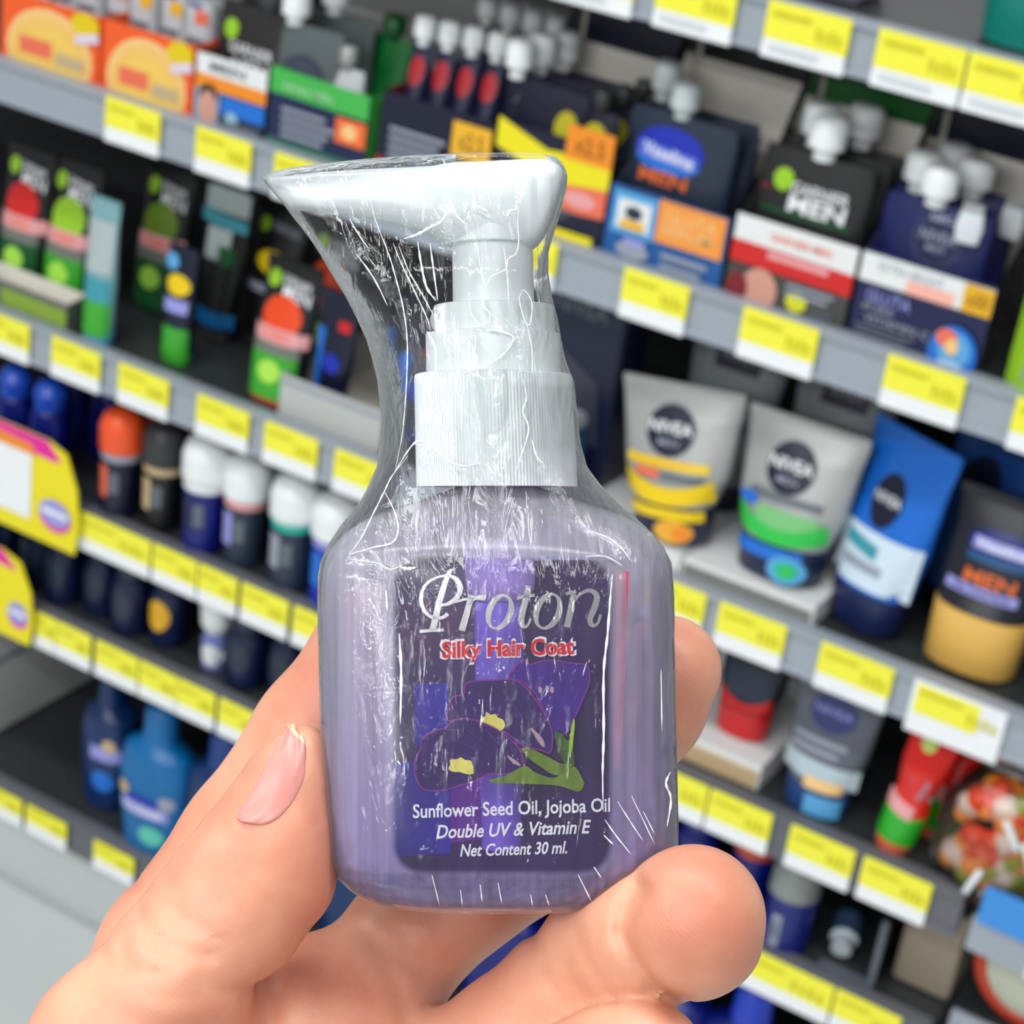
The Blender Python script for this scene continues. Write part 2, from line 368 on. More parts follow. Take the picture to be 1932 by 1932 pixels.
# ------------------------------------------------------------------ second shelf: display cartons and what stands in them
zB = DECK['second'] + 0.003
def d_orange(P):
    P.ell(0.0, 0.28, 0.44, 0.62, peach, 'cream_arc', 0.0); P.ell(0.0, 0.24, 0.40, 0.56, mat('fruit_yellow', (238, 190, 100), 0.45), 'fruit_slice', 0.0)
    P.ell(0.0, 0.2, 0.33, 0.44, mat('fruit_pale', (242, 196, 92), 0.45, var=0.2, scale=400), 'fruit_core', 0.0)
    P.rect(-0.3, 0.2, 0.03, 0.44, coral, 'coral_label'); P.rect(0.07, 0.16, 0.36, 0.34, mat('warm_grey_label', (190, 170, 130)), 'grey_label')
    P.ell(0.36, 0.84, 0.14, 0.17, mat('badge_yellow', (226, 196, 10)), 'yellow_badge'); P.rect(0.27, 0.55, 0.5, 0.68, mat('lilac_ribbon', (220, 205, 225)), 'ribbon', sk=0.09)
carton('orange and cream soap carton with a fruit slice, leftmost on second shelf', -1.427, -1.302, 0.068, 0.082, mat('soap_orange', (240, 92, 30), 0.45), d_orange, side=mat('soap_orange', (1, 1, 1)))
carton('orange and cream soap carton with a fruit slice, second from the left', -1.300, -1.190, 0.069, 0.082, mat('soap_orange', (1, 1, 1)), d_orange, side=mat('soap_orange', (1, 1, 1)))
for i in range(7):
    x = -1.41 + 0.033 * i
    t = thing('refill_pack', 'pale grey refill pack standing in the orange cartons', 'pack', (x, 1.54 + 0.004 * (i % 2), zB), group='pale packs in the orange cartons')
    box('pack', -0.0145, 0.0145, 0, 0.07, 0, 0.098, mat('pale_grey_pack', (196, 200, 204), 0.4), t, 0.003)
    P = Print(t, lambda x, z: 0.0, 0.029, 0.098)
    P.rect(-0.4, 0.6, 0.3, 0.66, dsteel, 'grey_print'); P.rect(-0.1, 0.80, 0.42, 0.93, amber if i % 3 else coral, 'amber_badge'); P.ell(-0.1, 0.97, 0.3, 0.02, purple, 'violet_print')
def d_face(P):
    P.rect(-0.5, 0.72, 0.5, 1.0, paper, 'white_band'); P.rect(-0.5, 0.52, 0.5, 0.72, orange, 'orange_band'); P.rect(-0.12, 0.24, 0.5, 0.5, blue, 'blue_band')
    P.rect(-0.5, 0.0, -0.14, 0.52, steel, 'grey_field'); P.ell(-0.3, 0.46, 0.13, 0.14, black, 'printed_hair'); P.ell(-0.3, 0.26, 0.115, 0.25, skinp, 'printed_face'); P.ell(0.05, 0.18, 0.09, 0.12, mat('pale_blue_dot', (150, 185, 200)), 'pale_dot')
    P.text('MEN', -0.05, 0.86, 0.5, 0.12, dsteel); P.rect(-0.05, 0.02, 0.45, 0.16, dsteel, 'small_print')
carton('white, orange and blue carton with a printed face, right of the orange soap cartons', -1.188, -1.106, 0.066, 0.07, slate, d_face, back=paper)
def d_garn(P):
    P.ell(-0.28, 0.78, 0.11, 0.085, lime, 'lime_dot'); P.text('GARNIER', 0.05, 0.64, 0.62, 0.09, pure, sk=-0.02); P.text('MEN', 0.08, 0.5, 0.5, 0.13, pure)
for i in range(3):
    pouch('black pouch with a lime dot and white lettering, %s in the white carton' % ['front one', 'middle one', 'rear one'][i], -1.15 - 0.008 * i, 1.545 + 0.04 * i, zB, 0.078, 0.108 + 0.006 * i, brown, d_garn if i == 0 else None, capx=0.2, group='black pouches above the printed face', cap=char)
def d_green(P):
    P.rect(-0.5, 0.72, 0.5, 1.04, mat('carton_green', (66, 176, 74)), 'green_band', sk=-0.02); P.rect(-0.5, 0.0, 0.5, 0.14, mat('carton_teal', (58, 110, 92)), 'teal_band')
    P.lines(-0.36, 0.16, 0.22, 0.6, 4, steel); P.rect(0.2, 0.34, 0.5, 0.66, mat('badge_orange', (240, 110, 50)), 'orange_badge'); P.ell(0.34, 0.5, 0.08, 0.1, peach, 'badge_print')
    P.text('NIVEA MEN', -0.1, 0.84, 0.5, 0.1, mat('pale_green_ink', (170, 220, 170)))
carton('green and navy display carton with an orange badge', -1.104, -0.995, 0.071, 0.06, mat('carton_navy', (22, 34, 72), 0.4), d_green, side=mat('carton_green', (66, 176, 74)))
def d_niv(P):
    P.ell(0, 0.5, 0.36, 0.26, slate, 'logo_ring'); P.ell(0, 0.5, 0.33, 0.235, mat('logo_grey', (64, 72, 88)), 'logo_disc'); P.text('NIVEA', 0, 0.52, 0.5, 0.11, steel); P.text('MEN', 0, 0.38, 0.25, 0.06, steel)
pouch('grey spout pouch with round logo behind the green banded carton', -1.087, 1.545, zB, 0.075, 0.105, mat('pouch_grey', (88, 98, 100), 0.35), d_niv, capx=-0.25, capr=0.013, caph=0.03, group='spout pouches in the green banded carton')
pouch('second grey spout pouch, close behind the first in the green banded carton', -1.083, 1.585, zB, 0.075, 0.112, mat('pouch_grey', (1, 1, 1)), None, capx=-0.12, capr=0.013, caph=0.03, group='spout pouches in the green banded carton')
pouch('dark green spout pouch at the right of the green banded carton', -1.036, 1.60, zB, 0.045, 0.10, mat('pouch_green', (20, 116, 50), 0.35), None, capx=0.0, group='spout pouches in the green banded carton', cap=dgreen)
pouch('pale grey small pouch in the right half of the green banded carton', -1.045, 1.545, zB, 0.04, 0.078, mat('pale_grey_pack', (1, 1, 1)), None, group='spout pouches in the green banded carton', cap=silver, capr=0.008)
def d_red(P):
    P.rect(-0.5, 0.0, 0.5, 0.36, red, 'red_band', sk=-0.0); P.put('navy_wedge', [(-0.5, 0.3), (-0.2, 0.1), (0.2, 0.1), (0.2, 0.5), (-0.5, 0.62)], [(0, 1, 2, 3, 4)], dnavy)
    P.lines(-0.4, 0.2, 0.18, 0.68, 5, steel); P.rect(0.16, 0.54, 0.5, 0.92, amber, 'amber_badge'); P.text('x2.5', 0.33, 0.73, 0.22, 0.2, mat('badge_brown', (130, 80, 20))); P.rect(0.12, 0.0, 0.4, 0.12, pink, 'pale_print')
carton('navy and red display carton with an amber badge', -0.984, -0.868, 0.082, 0.10, dnavy, d_red, side=mat('carton_dark_red', (110, 20, 34), 0.4), back=dnavy)
for i in range(5):
    x = -0.972 + 0.0225 * i
    def d(P): P.ell(0.0, 0.80, 0.36, 0.11, mat('oval_red', (170, 28, 40)), 'red_oval'); P.text('NIVEA', 0.0, 0.5, 0.7, 0.05, steel)
    pouch('narrow navy spout pouch with a red oval, %s from the left' % ORD[i], x, 1.55 + 0.004 * i, zB, 0.0215, 0.118, mat('pouch_navy', (28, 34, 62), 0.35), d, capr=0.0095, caph=0.026, group='narrow navy pouches with red ovals', d=0.02)
for i in range(4):
    pouch('white capped navy pouch in the rear row behind the red ovals', -0.965 + 0.024 * i, 1.64, zB, 0.022, 0.125, mat('pouch_navy', (1, 1, 1)), None, capr=0.0095, caph=0.026, group='rear navy pouches of the red carton', d=0.02)
def d_yel(P):
    P.put('yellow_band', [(-0.5, 0.74), (-0.5, 1.03), (-0.05, 0.84), (0.5, 0.9), (0.5, 0.58), (0.05, 0.55)], [(0, 1, 2, 3, 4, 5)], yellow)
    P.rect(0.1, 0.82, 0.5, 1.15, orange, 'orange_badge'); P.text('x2.5', 0.3, 0.98, 0.26, 0.17, mat('badge_brown', (1, 1, 1))); P.put('coral_badge', [(0.0, 0.5), (0.12, 0.3), (0.5, 0.34), (0.5, 0.62), (0.15, 0.57)], [(0, 1, 2, 3, 4)], coral); P.ell(0.28, 0.46, 0.14, 0.08, pink, 'badge_print')
    P.lines(-0.4, 0.18, 0.3, 0.34, 3, dsteel); P.rect(-0.5, 0.02, 0.44, 0.13, yellow, 'lower_yellow_band')
carton('navy and yellow display carton with orange and coral badges', -0.866, -0.753, 0.088, 0.205, dnavy, d_yel, side=clearm, depth=0.125, header=(dnavy, 0.067, 0.0))
for i, (x, y) in enumerate([(-0.84, 1.545), (-0.836, 1.575), (-0.83, 1.605)]):
    def d(P): P.ell(0.28, 0.74, 0.12, 0.12, mat('oval_yellow', (190, 180, 20)), 'yellow_oval'); P.text('NIVEA', -0.05, 0.5, 0.5, 0.08, steel)
    pouch('dark navy spout pouch with a yellow oval, %s from the front' % ORD[i], x, y, zB, 0.085, 0.115, mat('pouch_midnight', (14, 18, 42), 0.35), d, capx=-0.38, capr=0.012, caph=0.034, group='navy pouches with yellow ovals')
for i, (x, y) in enumerate([(-0.79, 1.548), (-0.787, 1.58), (-0.785, 1.612)]):
    def d(P): P.ell(0.0, 0.78, 0.3, 0.13, mat('oval_yellow', (1, 1, 1)), 'yellow_oval')
    pouch('narrow dark pouch with yellow oval, %s in the right column of the yellow carton' % ORD[i], x, y, zB, 0.04, 0.105, mat('pouch_midnight', (1, 1, 1)), d, capr=0.008, caph=0.02, cap=char, group='right column of navy pouches with yellow ovals')
def d_vas(P):
    P.rect(-0.5, 0.0, 0.5, 1.0, mat('carton_blue', (22, 86, 150), 0.4), 'blue_field'); P.rect(-0.46, 0.38, -0.1, 0.94, sky, 'icon_border'); P.rect(-0.42, 0.46, -0.14, 0.84, paper, 'white_icon_panel')
    P.ell(-0.28, 0.68, 0.075, 0.09, slate, 'icon_figure'); P.rect(-0.38, 0.46, -0.18, 0.58, amber, 'icon_amber'); P.rect(-0.08, 0.42, 0.48, 0.98, mat('panel_orange', (240, 150, 60)), 'orange_panel')
    P.text('GLUTA', 0.2, 0.8, 0.42, 0.16, peach); P.text('SERUM', 0.18, 0.62, 0.42, 0.14, peach); P.lines(0.0, 0.06, 0.46, 0.34, 2, steel); P.ell(-0.24, 0.2, 0.14, 0.12, steel, 'grey_print'); P.rect(-0.32, 0.28, -0.14, 0.36, lav, 'violet_print')
carton('blue display carton with an orange panel and a small sun icon panel', -0.752, -0.64, 0.064, 0.20, slate, d_vas, depth=0.125, header=(black, 0.048, 0.0))
def d_vasp(P):
    P.ell(-0.06, 0.76, 0.31, 0.155, royal, 'logo_oval'); P.ell(-0.06, 0.69, 0.29, 0.08, blue, 'logo_wave'); P.rect(-0.34, 0.69, 0.2, 0.79, mat('logo_haze', (88, 110, 205)), 'logo_band', sk=-0.03); P.text('Vaseline', -0.06, 0.735, 0.46, 0.085, pure, 'printed_text', sk=-0.03)
    P.text('MEN', -0.06, 0.575, 0.44, 0.09, mat('men_orange', (215, 100, 40)), 'printed_text', 0.03)
for i in range(2):
    pouch('slate blue spout pouch %s' % ['with a blue oval logo at the front of the blue carton', 'behind the blue oval logo pouch'][i], -0.71 + 0.004 * i, 1.543 + 0.034 * i, zB, 0.102, 0.122, mat('pouch_slate', (32, 44, 62), 0.35), d_vasp if i == 0 else None, capx=[-0.03, -0.42, -0.2][i], capr=0.012, caph=0.03 + 0.004 * i, cap=mat('grey_cap', (190, 198, 198), 0.35), group='slate pouches with blue oval logos')
def d_gar2(P):
    P.rect(-0.5, 0.66, 0.5, 1.02, paper, 'white_band'); P.rect(-0.5, 0.46, 0.5, 0.72, red, 'red_band', sk=-0.02); P.rect(-0.2, 0.6, 0.3, 0.68, pink, 'pink_print'); P.text('GARNIER MEN', 0.05, 0.86, 0.5, 0.09, coral)
    P.rect(-0.5, 0.0, 0.5, 0.44, mat('carton_smoke', (66, 66, 62)), 'smoke_field'); P.ell(-0.22, 0.2, 0.15, 0.26, skinp, 'printed_face', 0.0); P.ell(-0.4, 0.16, 0.09, 0.2, dred, 'dark_red_print', 0.0); P.ell(0.1, 0.2, 0.085, 0.12, mat('dot_yellow', (214, 214, 40)), 'yellow_dot'); P.lines(0.0, 0.24, 0.46, 0.42, 2, steel); P.lines(0.22, 0.06, 0.44, 0.2, 2, dsteel)
carton('white and red banded display carton with a printed face and yellow dot', -0.637, -0.529, 0.07, 0.20, slate, d_gar2, depth=0.125, header=(mat('header_green', (10, 104, 30), 0.45), 0.056, 0.0))
def d_garp(P):
    P.ell(-0.26, 0.80, 0.09, 0.075, lime, 'lime_dot'); P.text('GARNIER', 0.08, 0.77, 0.5, 0.075, pure, sk=0.0); P.text('MEN', 0.08, 0.67, 0.5, 0.11, pure, 'printed_text', 0.03); P.rect(-0.46, 0.72, -0.34, 0.74, dred, 'red_line'); P.rect(-0.4, 0.585, 0.4, 0.61, dgreen, 'green_line')
for i in range(3):
    pouch('black spout pouch with a lime dot, %s behind the red banded carton' % ORD[i], -0.588 + 0.002 * i, 1.543 + 0.03 * i, zB, 0.098, 0.122, mat('pouch_black', (34, 34, 34), 0.35), d_garp if i == 0 else None, capx=[0.02, -0.2, 0.04][i], capr=0.015, caph=0.036, group='black pouches in the red banded carton')
def d_niv2(P):
    P.rect(-0.5, 0.66, 0.5, 0.97, paper, 'white_band'); P.text('EXTRA BRIGHT', -0.12, 0.86, 0.5, 0.1, steel); P.rect(-0.14, 0.66, 0.22, 0.80, mat('salmon_print', (246, 178, 160)), 'salmon_label'); P.rect(0.28, 0.66, 0.5, 0.96, mat('badge_amber', (226, 170, 10)), 'amber_badge'); P.text('x50', 0.39, 0.81, 0.15, 0.14, mat('badge_brown', (1, 1, 1)))
    P.text('GLUTA', -0.24, 0.53, 0.34, 0.13, lav); P.text('PURE', -0.3, 0.40, 0.24, 0.07, steel); P.text('VITAMIN C', -0.14, 0.28, 0.5, 0.09, steel); P.lines(-0.44, 0.08, 0.1, 0.22, 2, dsteel)
    P.ell(0.3, 0.18, 0.18, 0.31, blue, 'blue_globe', 0.0); P.ell(0.31, 0.22, 0.12, 0.2, sky, 'globe_light', 0.0); P.ell(0.24, 0.34, 0.08, 0.1, coral, 'globe_swirl'); P.ell(0.29, 0.26, 0.05, 0.09, peach, 'globe_core'); P.ell(0.3, 0.05, 0.1, 0.07, mat('pale_globe', (170, 200, 235)), 'globe_foot', 0.0)
carton('navy display carton with white band, amber badge and blue globe print', -0.527, -0.416, 0.074, 0.205, navy, d_niv2, depth=0.125, header=(dnavy, 0.067, 0.0))
def d_nivp(P):
    P.ell(0.06, 0.76, 0.22, 0.17, mat('ring_grey', (66, 72, 104)), 'logo_ring'); P.ell(0.06, 0.76, 0.205, 0.158, navy, 'logo_disc'); P.text('NIVEA', 0.06, 0.79, 0.32, 0.075, steel); P.text('MEN', 0.06, 0.71, 0.16, 0.04, steel); P.text('GEC', 0.05, 0.92, 0.2, 0.05, mat('soft_lilac', (180, 180, 205)))
for i, (x, y) in enumerate([(-0.484, 1.543), (-0.488, 1.566), (-0.484, 1.589), (-0.488, 1.612)]):
    pouch('navy spout pouch with ring logo, %s from the front in the navy carton' % ORD[i], x, y, zB, 0.092, 0.112, mat('pouch_navy_bright', (20, 28, 84), 0.35), d_nivp if i == 0 else None, capx=[-0.05, -0.26, 0.08, -0.16][i], capr=0.0145, caph=0.032, group='navy spout pouches of the rightmost carton')
for i, (x, y) in enumerate([(-0.455, 1.532), (-0.436, 1.575)]):
    t = thing('white_sachet', 'small white folded sachet tucked %s of the navy pouches' % ['in front', 'at the right'][i], 'sachet', (x, y, zB + 0.092), 0.2 - 0.4 * i, group='small white sachets by the navy pouches')
    loft('sachet', [(0, 0.009, 0.003, 3), (0.012, 0.011, 0.004, 3), (0.024, 0.009, 0.002, 3)], mat('frosted_white', (214, 220, 224), 0.3), t, 18); box('fold', -0.008, 0.008, -0.0012, 0.0012, 0.0242, 0.031, silver, t, 0.0005)
def d_pur(P):
    P.rect(-0.5, 0.55, 0.5, 0.64, purple, 'violet_band'); P.rect(-0.5, 0.0, 0.5, 0.46, lime, 'lime_field'); P.ell(0.1, 0.2, 0.3, 0.13, peach, 'pale_disc'); P.ell(0.2, 0.34, 0.12, 0.06, royal, 'blue_dot')
tube('grey, violet and lime pouch at the right edge of the second shelf', -0.352, 1.53, zB, 0.09, 0.175, mat('pouch_silver', (140, 146, 148), 0.35), decor=d_pur, cap=lime, capw=0.9, caph=0.05)
# above the top rail
zA = DECK['top'] + 0.001
for i, (x, m) in enumerate([(-0.46, mat('teal_bottle', (16, 130, 116), 0.3)), (-0.375, mat('teal_bottle', (1, 1, 1)))]):
    bottle('rounded teal bottle on the top shelf, %s' % ['half hidden by the rail', 'at the right edge'][i], x, 1.58 - 0.03 * i, zA, [(0, 0.035, 0.03), (0.06, 0.04, 0.035), (0.12, 0.03, 0.025), (0.13, 0.014, 0.014), (0.17, 0.014, 0.014)], [('body', 0, 0.13, m), ('cap', 0.13, 0.17, char)], group='teal bottles on the top shelf')
for i, x in enumerate((-0.69, -0.62)):
    t = thing('lavender_pack', 'pale lavender pack on the top shelf, %s' % ['left one', 'right one'][i], 'pack', (x, 1.56, zA), group='lavender packs on the top shelf'); box('pack', -0.03, 0.03, 0, 0.06, 0, 0.08, mat('lavender_pack', (120, 112, 130), 0.4), t, 0.004); box('label', -0.02, 0.02, -0.0012, -0.0002, 0.01, 0.05, purple, t)

# ------------------------------------------------------------------ third shelf: face wash tubes
zC = DECK['third'] + 0.001
def d_men(top, low):
    def d(P):
        P.ell(-0.28, 0.86, 0.12, 0.06, lime, 'lime_dot'); P.text('GARNIER', 0.12, 0.87, 0.5, 0.05, pure, sk=-0.03); P.text('MEN', 0.16, 0.79, 0.46, 0.09, pure, sk=-0.03)
        P.ell(0.0, 0.62, 0.34, 0.15, top, 'bright_arc', 0.54); P.rect(-0.47, 0.44, 0.47, 0.54, pink, 'pink_band'); P.text('TURBO', 0, 0.49, 0.5, 0.06, coral); P.rect(-0.4, 0.36, 0.4, 0.44, mat('smoke_band', (112, 116, 108)), 'smoke_band')
        P.rect(-0.4, 0.05, 0.4, 0.36, low, 'bright_field', 10, 5); P.ell(0.0, 0.24, 0.2, 0.08, mat('lime_sheen', (170, 226, 80)), 'swirl')
    return d
tube('lime banded black face wash tube at the front left of the third shelf', -1.385, 1.575, zC, 0.064, 0.15, black, decor=d_men(lime, green), cap=mat('lime_cap', (160, 210, 50), 0.3), caph=0.07, capw=0.86, group='black face wash tubes', lean=0.08)
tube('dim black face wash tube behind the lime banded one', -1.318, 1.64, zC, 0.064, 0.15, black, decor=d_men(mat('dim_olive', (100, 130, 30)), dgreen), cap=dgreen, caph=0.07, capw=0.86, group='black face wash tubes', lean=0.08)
tube('red topped tube cut off at the left edge of the third shelf', -1.445, 1.575, zC, 0.064, 0.15, black, decor=d_men(red, dgreen), cap=red, caph=0.07, capw=0.86, group='black face wash tubes', lean=0.05)
tube('red topped black face wash tube standing at the front of the third shelf', -1.09, 1.545, zC, 0.066, 0.14, black, decor=d_men(verm, green), cap=coral, caph=0.08, capw=0.86, group='black face wash tubes', lean=0.1)
tube('red topped black face wash tube standing further back', -1.118, 1.66, zC, 0.066, 0.14, black, decor=d_men(verm, dgreen), cap=dred, caph=0.08, capw=0.86, group='black face wash tubes', lean=0.1)
tube('dim black tube with yellow oval in the rear of the third shelf', -1.18, 1.65, zC, 0.066, 0.145, black, decor=lambda P: (P.ell(-0.3, 0.86, 0.1, 0.055, lime, 'lime_dot'), P.text('GARNIER', 0.12, 0.86, 0.5, 0.06, steel, sk=-0.03), P.ell(0, 0.62, 0.3, 0.08, gold, 'yellow_oval'), P.rect(-0.4, 0.4, 0.4, 0.46, steel, 'grey_band')), cap=char, capw=0.86, caph=0.08, group='black face wash tubes', lean=0.08)
def d_side(low, mid):
    def d(P): P.rect(-0.45, 0.22, 0.45, 0.46, mid, 'teal_band'); P.rect(-0.45, 0.05, 0.45, 0.3, low, 'lime_band'); P.rect(-0.45, 0.5, 0.45, 0.86, mat('pearl_grey', (170, 182, 182)), 'pearl_field')
    return d
tube('slim white, teal and lime tube seen edge-on beside the lime banded tube', -1.30, 1.526, zC, 0.038, 0.148, mat('pearl_teal', (120, 165, 170), 0.35), decor=d_side(green, teal), cap=sky, caph=0.1, capw=0.9, group='edge-on pale tubes', lean=0.02)
tube('slim pale tube with yellow oval, edge-on in the middle of the third shelf', -1.215, 1.545, zC, 0.036, 0.12, dnavy, decor=lambda P: (P.ell(0, 0.68, 0.4, 0.09, gold, 'yellow_oval'), P.rect(-0.4, 0.45, 0.4, 0.56, lav, 'lilac_band'), P.rect(-0.45, 0.08, 0.45, 0.32, green, 'lime_band'), P.ell(-0.3, 0.86, 0.25, 0.07, sky, 'blue_spot')), cap=green, caph=0.1, capw=0.9, group='edge-on pale tubes', lean=0.02)
tube('grey and teal topped tube behind the slim pale tube', -1.225, 1.62, zC, 0.06, 0.165, black, decor=lambda P: (P.rect(-0.45, 0.82, 0.45, 0.97, mat('pearl_grey', (1, 1, 1)), 'pearl_field'), P.rect(-0.5, 0.74, 0.45, 0.82, teal, 'teal_band', sk=-0.02), P.rect(-0.3, 0.52, 0.2, 0.72, mat('pearl_grey', (1, 1, 1)), 'pearl_field'), P.rect(-0.4, 0.1, 0.4, 0.2, petrol, 'petrol_band'), P.rect(0.0, 0.5, 0.3, 0.62, dgreen, 'green_spot')), cap=char, caph=0.08, group='edge-on pale tubes', lean=0.05)
carton('low grey display tray with a lime stripe at the left end of the third shelf', -1.456, -1.33, 0.03, 0.034, mat('tray_smoke', (92, 98, 90), 0.4), lambda P: P.rect(-0.2, 0.2, 0.5, 0.8, mat('dim_lime', (130, 160, 50)), 'lime_stripe'), y=1.513, depth=0.03, zd=zC, group='low trays on the third shelf', side=mat('tray_smoke', (1, 1, 1)))
carton('low pale grey cardboard tray under the navy tubes beside the bottle', -1.07, -0.95, 0.042, 0.05, mat('tray_pale', (186, 188, 184), 0.55), lambda P: P.rect(-0.5, 0.8, 0.5, 0.9, steel, 'grey_line'), y=1.52, depth=0.16, zd=zC, group='low trays on the third shelf', side=mat('tray_pale', (1, 1, 1)))
for i, (x, y) in enumerate([(-1.03, 1.55), (-0.985, 1.60), (-0.94, 1.56), (-0.895, 1.60), (-0.865, 1.57)]):
    tube('dark navy tube with a blue side stripe, %s from the left behind the pump bottle' % ORD[i], x, y, zC + 0.004, 0.05, 0.125, dnavy, decor=lambda P: (P.rect(-0.42, 0.2, -0.2, 0.7, blue, 'blue_stripe'), P.rect(0.1, 0.72, 0.36, 0.8, red, 'red_print'), P.ell(0.05, 0.45, 0.2, 0.08, royal, 'royal_print')), cap=deep, group='navy tubes behind the pump bottle', rz=0.1 * (i % 3 - 1))
t = thing('navy_carton', 'dark navy box with faint white lettering under the second rail', 'box', (-0.79, 1.57, zC), 0.0)
box('box_body', -0.045, 0.045, 0, 0.05, 0, 0.2, mat('deep_navy_box', (12, 22, 52), 0.4), t, 0.002); P = Print(t, lambda x, z: 0.0, 0.09, 0.2); P.text('NIVEA', 0, 0.92, 0.6, 0.07, dsteel); P.put('grey_wedge', [(-0.5, 0.3), (0.4, 0.3), (0.3, 0.6), (-0.4, 0.78)], [(0, 1, 2, 3)], mat('wedge_grey', (58, 60, 76)))
t = thing('grey_pack', 'grey pack lying at an angle beside the white tray', 'box', (-0.775, 1.512, zC), 0.0)
box('pack', -0.022, 0.022, 0, 0.045, 0, 0.045, mat('pack_grey', (104, 110, 112), 0.4), t, 0.004); box('blue_flap', -0.018, 0.02, 0.012, 0.04, 0.0455, 0.085, mat('flap_blue', (26, 72, 110), 0.4), t, 0.003); box('pale_flap', -0.016, 0.018, 0.012, 0.04, 0.0855, 0.1, steel, t, 0.003)
def wtray(label, x, y, z, w, d, hf, hb, group, fm=paper, low=None):
    t = thing('white_tray', label, 'tray', (x, y, z), 0.0, group)
    h = w / 2
    V = [(-h, 0, 0), (h, 0, 0), (h, d, 0), (-h, d, 0), (-h, 0, hf), (h, 0, hf), (h, d, hb), (-h, d, hb)]
    obj('body', V, [(0, 3, 2, 1), (4, 5, 6, 7), (0, 1, 5, 4), (1, 2, 6, 5), (2, 3, 7, 6), (3, 0, 4, 7)], fm, t, False)
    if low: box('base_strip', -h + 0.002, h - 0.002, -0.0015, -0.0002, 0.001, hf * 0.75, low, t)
    box('back_ledge', -h, h, d + 0.0005, d + 0.003, 0, hb + 0.02, fm, t)
    return t
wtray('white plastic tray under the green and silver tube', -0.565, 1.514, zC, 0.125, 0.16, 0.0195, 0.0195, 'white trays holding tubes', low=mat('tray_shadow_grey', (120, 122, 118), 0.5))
wtray('white plastic tray under the yellow and silver tube', -0.69, 1.516, zC, 0.118, 0.16, 0.0195, 0.0195, 'white trays holding tubes')
def d_tube(c1, c2, kind):
    def d(P):
        P.ell(-0.03, 0.71, 0.20, 0.165, dnavy, 'logo_disc'); P.k += 3; P.text('NIVEA', -0.03, 0.73, 0.36, 0.075, pure, 'printed_text', 0.02); P.text('MEN', -0.03, 0.635, 0.17, 0.045, steel)
        if kind == 'y':
            P.rect(-0.36, 0.475, 0.32, 0.535, gold, 'yellow_label'); P.text('DEEP', -0.05, 0.505, 0.5, 0.04, amber); P.rect(-0.26, 0.41, -0.06, 0.465, coral, 'coral_label'); P.rect(-0.04, 0.41, 0.3, 0.455, dsteel, 'grey_label')
            P.band(-0.36, 0.36, lambda t: 0.25 + 0.05 * t * t, lambda t: 0.36 + 0.08 * t * t, gold, 'yellow_band')
        else:
            P.rect(-0.3, 0.50, 0.3, 0.55, dsteel, 'grey_label'); P.ell(-0.3, 0.47, 0.09, 0.04, blue, 'blue_spot'); P.rect(-0.2, 0.34, 0.3, 0.46, mat('soft_green', (120, 190, 120)), 'soft_green_field')
            P.band(-0.37, 0.37, lambda t: 0.25 + 0.05 * t * t, lambda t: 0.34 + 0.10 * t * t, emer, 'green_band')
    return d
def cap_y(P): P.rect(-0.3, 0.155, 0.3, 0.225, gold, 'yellow_cap_band'); P.ell(0.1, 0.08, 0.15, 0.075, mat('orange_sphere', (236, 170, 50)), 'orange_sphere'); P.ell(0.16, 0.075, 0.07, 0.05, orange, 'sphere_core')
def cap_g(P): P.rect(-0.32, 0.14, 0.24, 0.225, blue, 'blue_cap_band'); P.ell(0.14, 0.10, 0.15, 0.09, sky, 'swirl_ring'); P.ell(0.14, 0.10, 0.1, 0.06, aqua, 'swirl'); P.ell(0.15, 0.10, 0.06, 0.04, emer, 'swirl_core')
tube('silver face wash tube with yellow bands and dark round logo', -0.655, 1.545, zC + 0.0205, 0.116, 0.136, silver, decor=d_tube(gold, gold, 'y'), cap=mat('cap_navy_yellow', (26, 34, 64), 0.35), caph=0.24, capw=0.64, group='silver face wash tubes', lean=0.08, rz=0.02, roll=-0.14, capdecor=cap_y)
tube('silver face wash tube with a green band and dark round logo', -0.553, 1.55, zC + 0.0205, 0.112, 0.138, silver, decor=d_tube(emer, emer, 'g'), cap=mat('cap_navy_green', (22, 34, 66), 0.35), caph=0.24, capw=0.70, group='silver face wash tubes', lean=0.08, rz=-0.02, roll=-0.03, capdecor=cap_g)
for i, x in enumerate((-0.662, -0.558)):
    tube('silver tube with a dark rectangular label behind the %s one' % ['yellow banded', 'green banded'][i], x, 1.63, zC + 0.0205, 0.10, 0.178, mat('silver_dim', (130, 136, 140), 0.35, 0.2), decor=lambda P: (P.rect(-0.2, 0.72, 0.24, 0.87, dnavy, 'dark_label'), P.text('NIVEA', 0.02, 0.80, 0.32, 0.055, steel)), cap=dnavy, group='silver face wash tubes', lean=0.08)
def d_bl(P):
    P.ell(-0.02, 0.66, 0.17, 0.14, dnavy, 'logo_disc'); P.text('NIVEA', -0.02, 0.67, 0.3, 0.05, pure); P.rect(-0.46, 0.22, 0.46, 0.50, mat('ice_white', (206, 222, 234)), 'white_fade', 10, 4); P.rect(-0.3, 0.40, 0.1, 0.47, teal, 'teal_print', sk=-0.03); P.rect(-0.25, 0.3, 0.2, 0.35, steel, 'grey_print')
tube('blue and white face wash tube leaning right of the silver ones', -0.472, 1.556, zC + 0.002, 0.094, 0.172, mat('tube_blue', (24, 104, 200), 0.3), decor=d_bl, cap=mat('cap_navy', (18, 30, 76), 0.35), caph=0.2, capw=0.76, lean=0.1, rz=-0.35, group='blue face wash tubes')
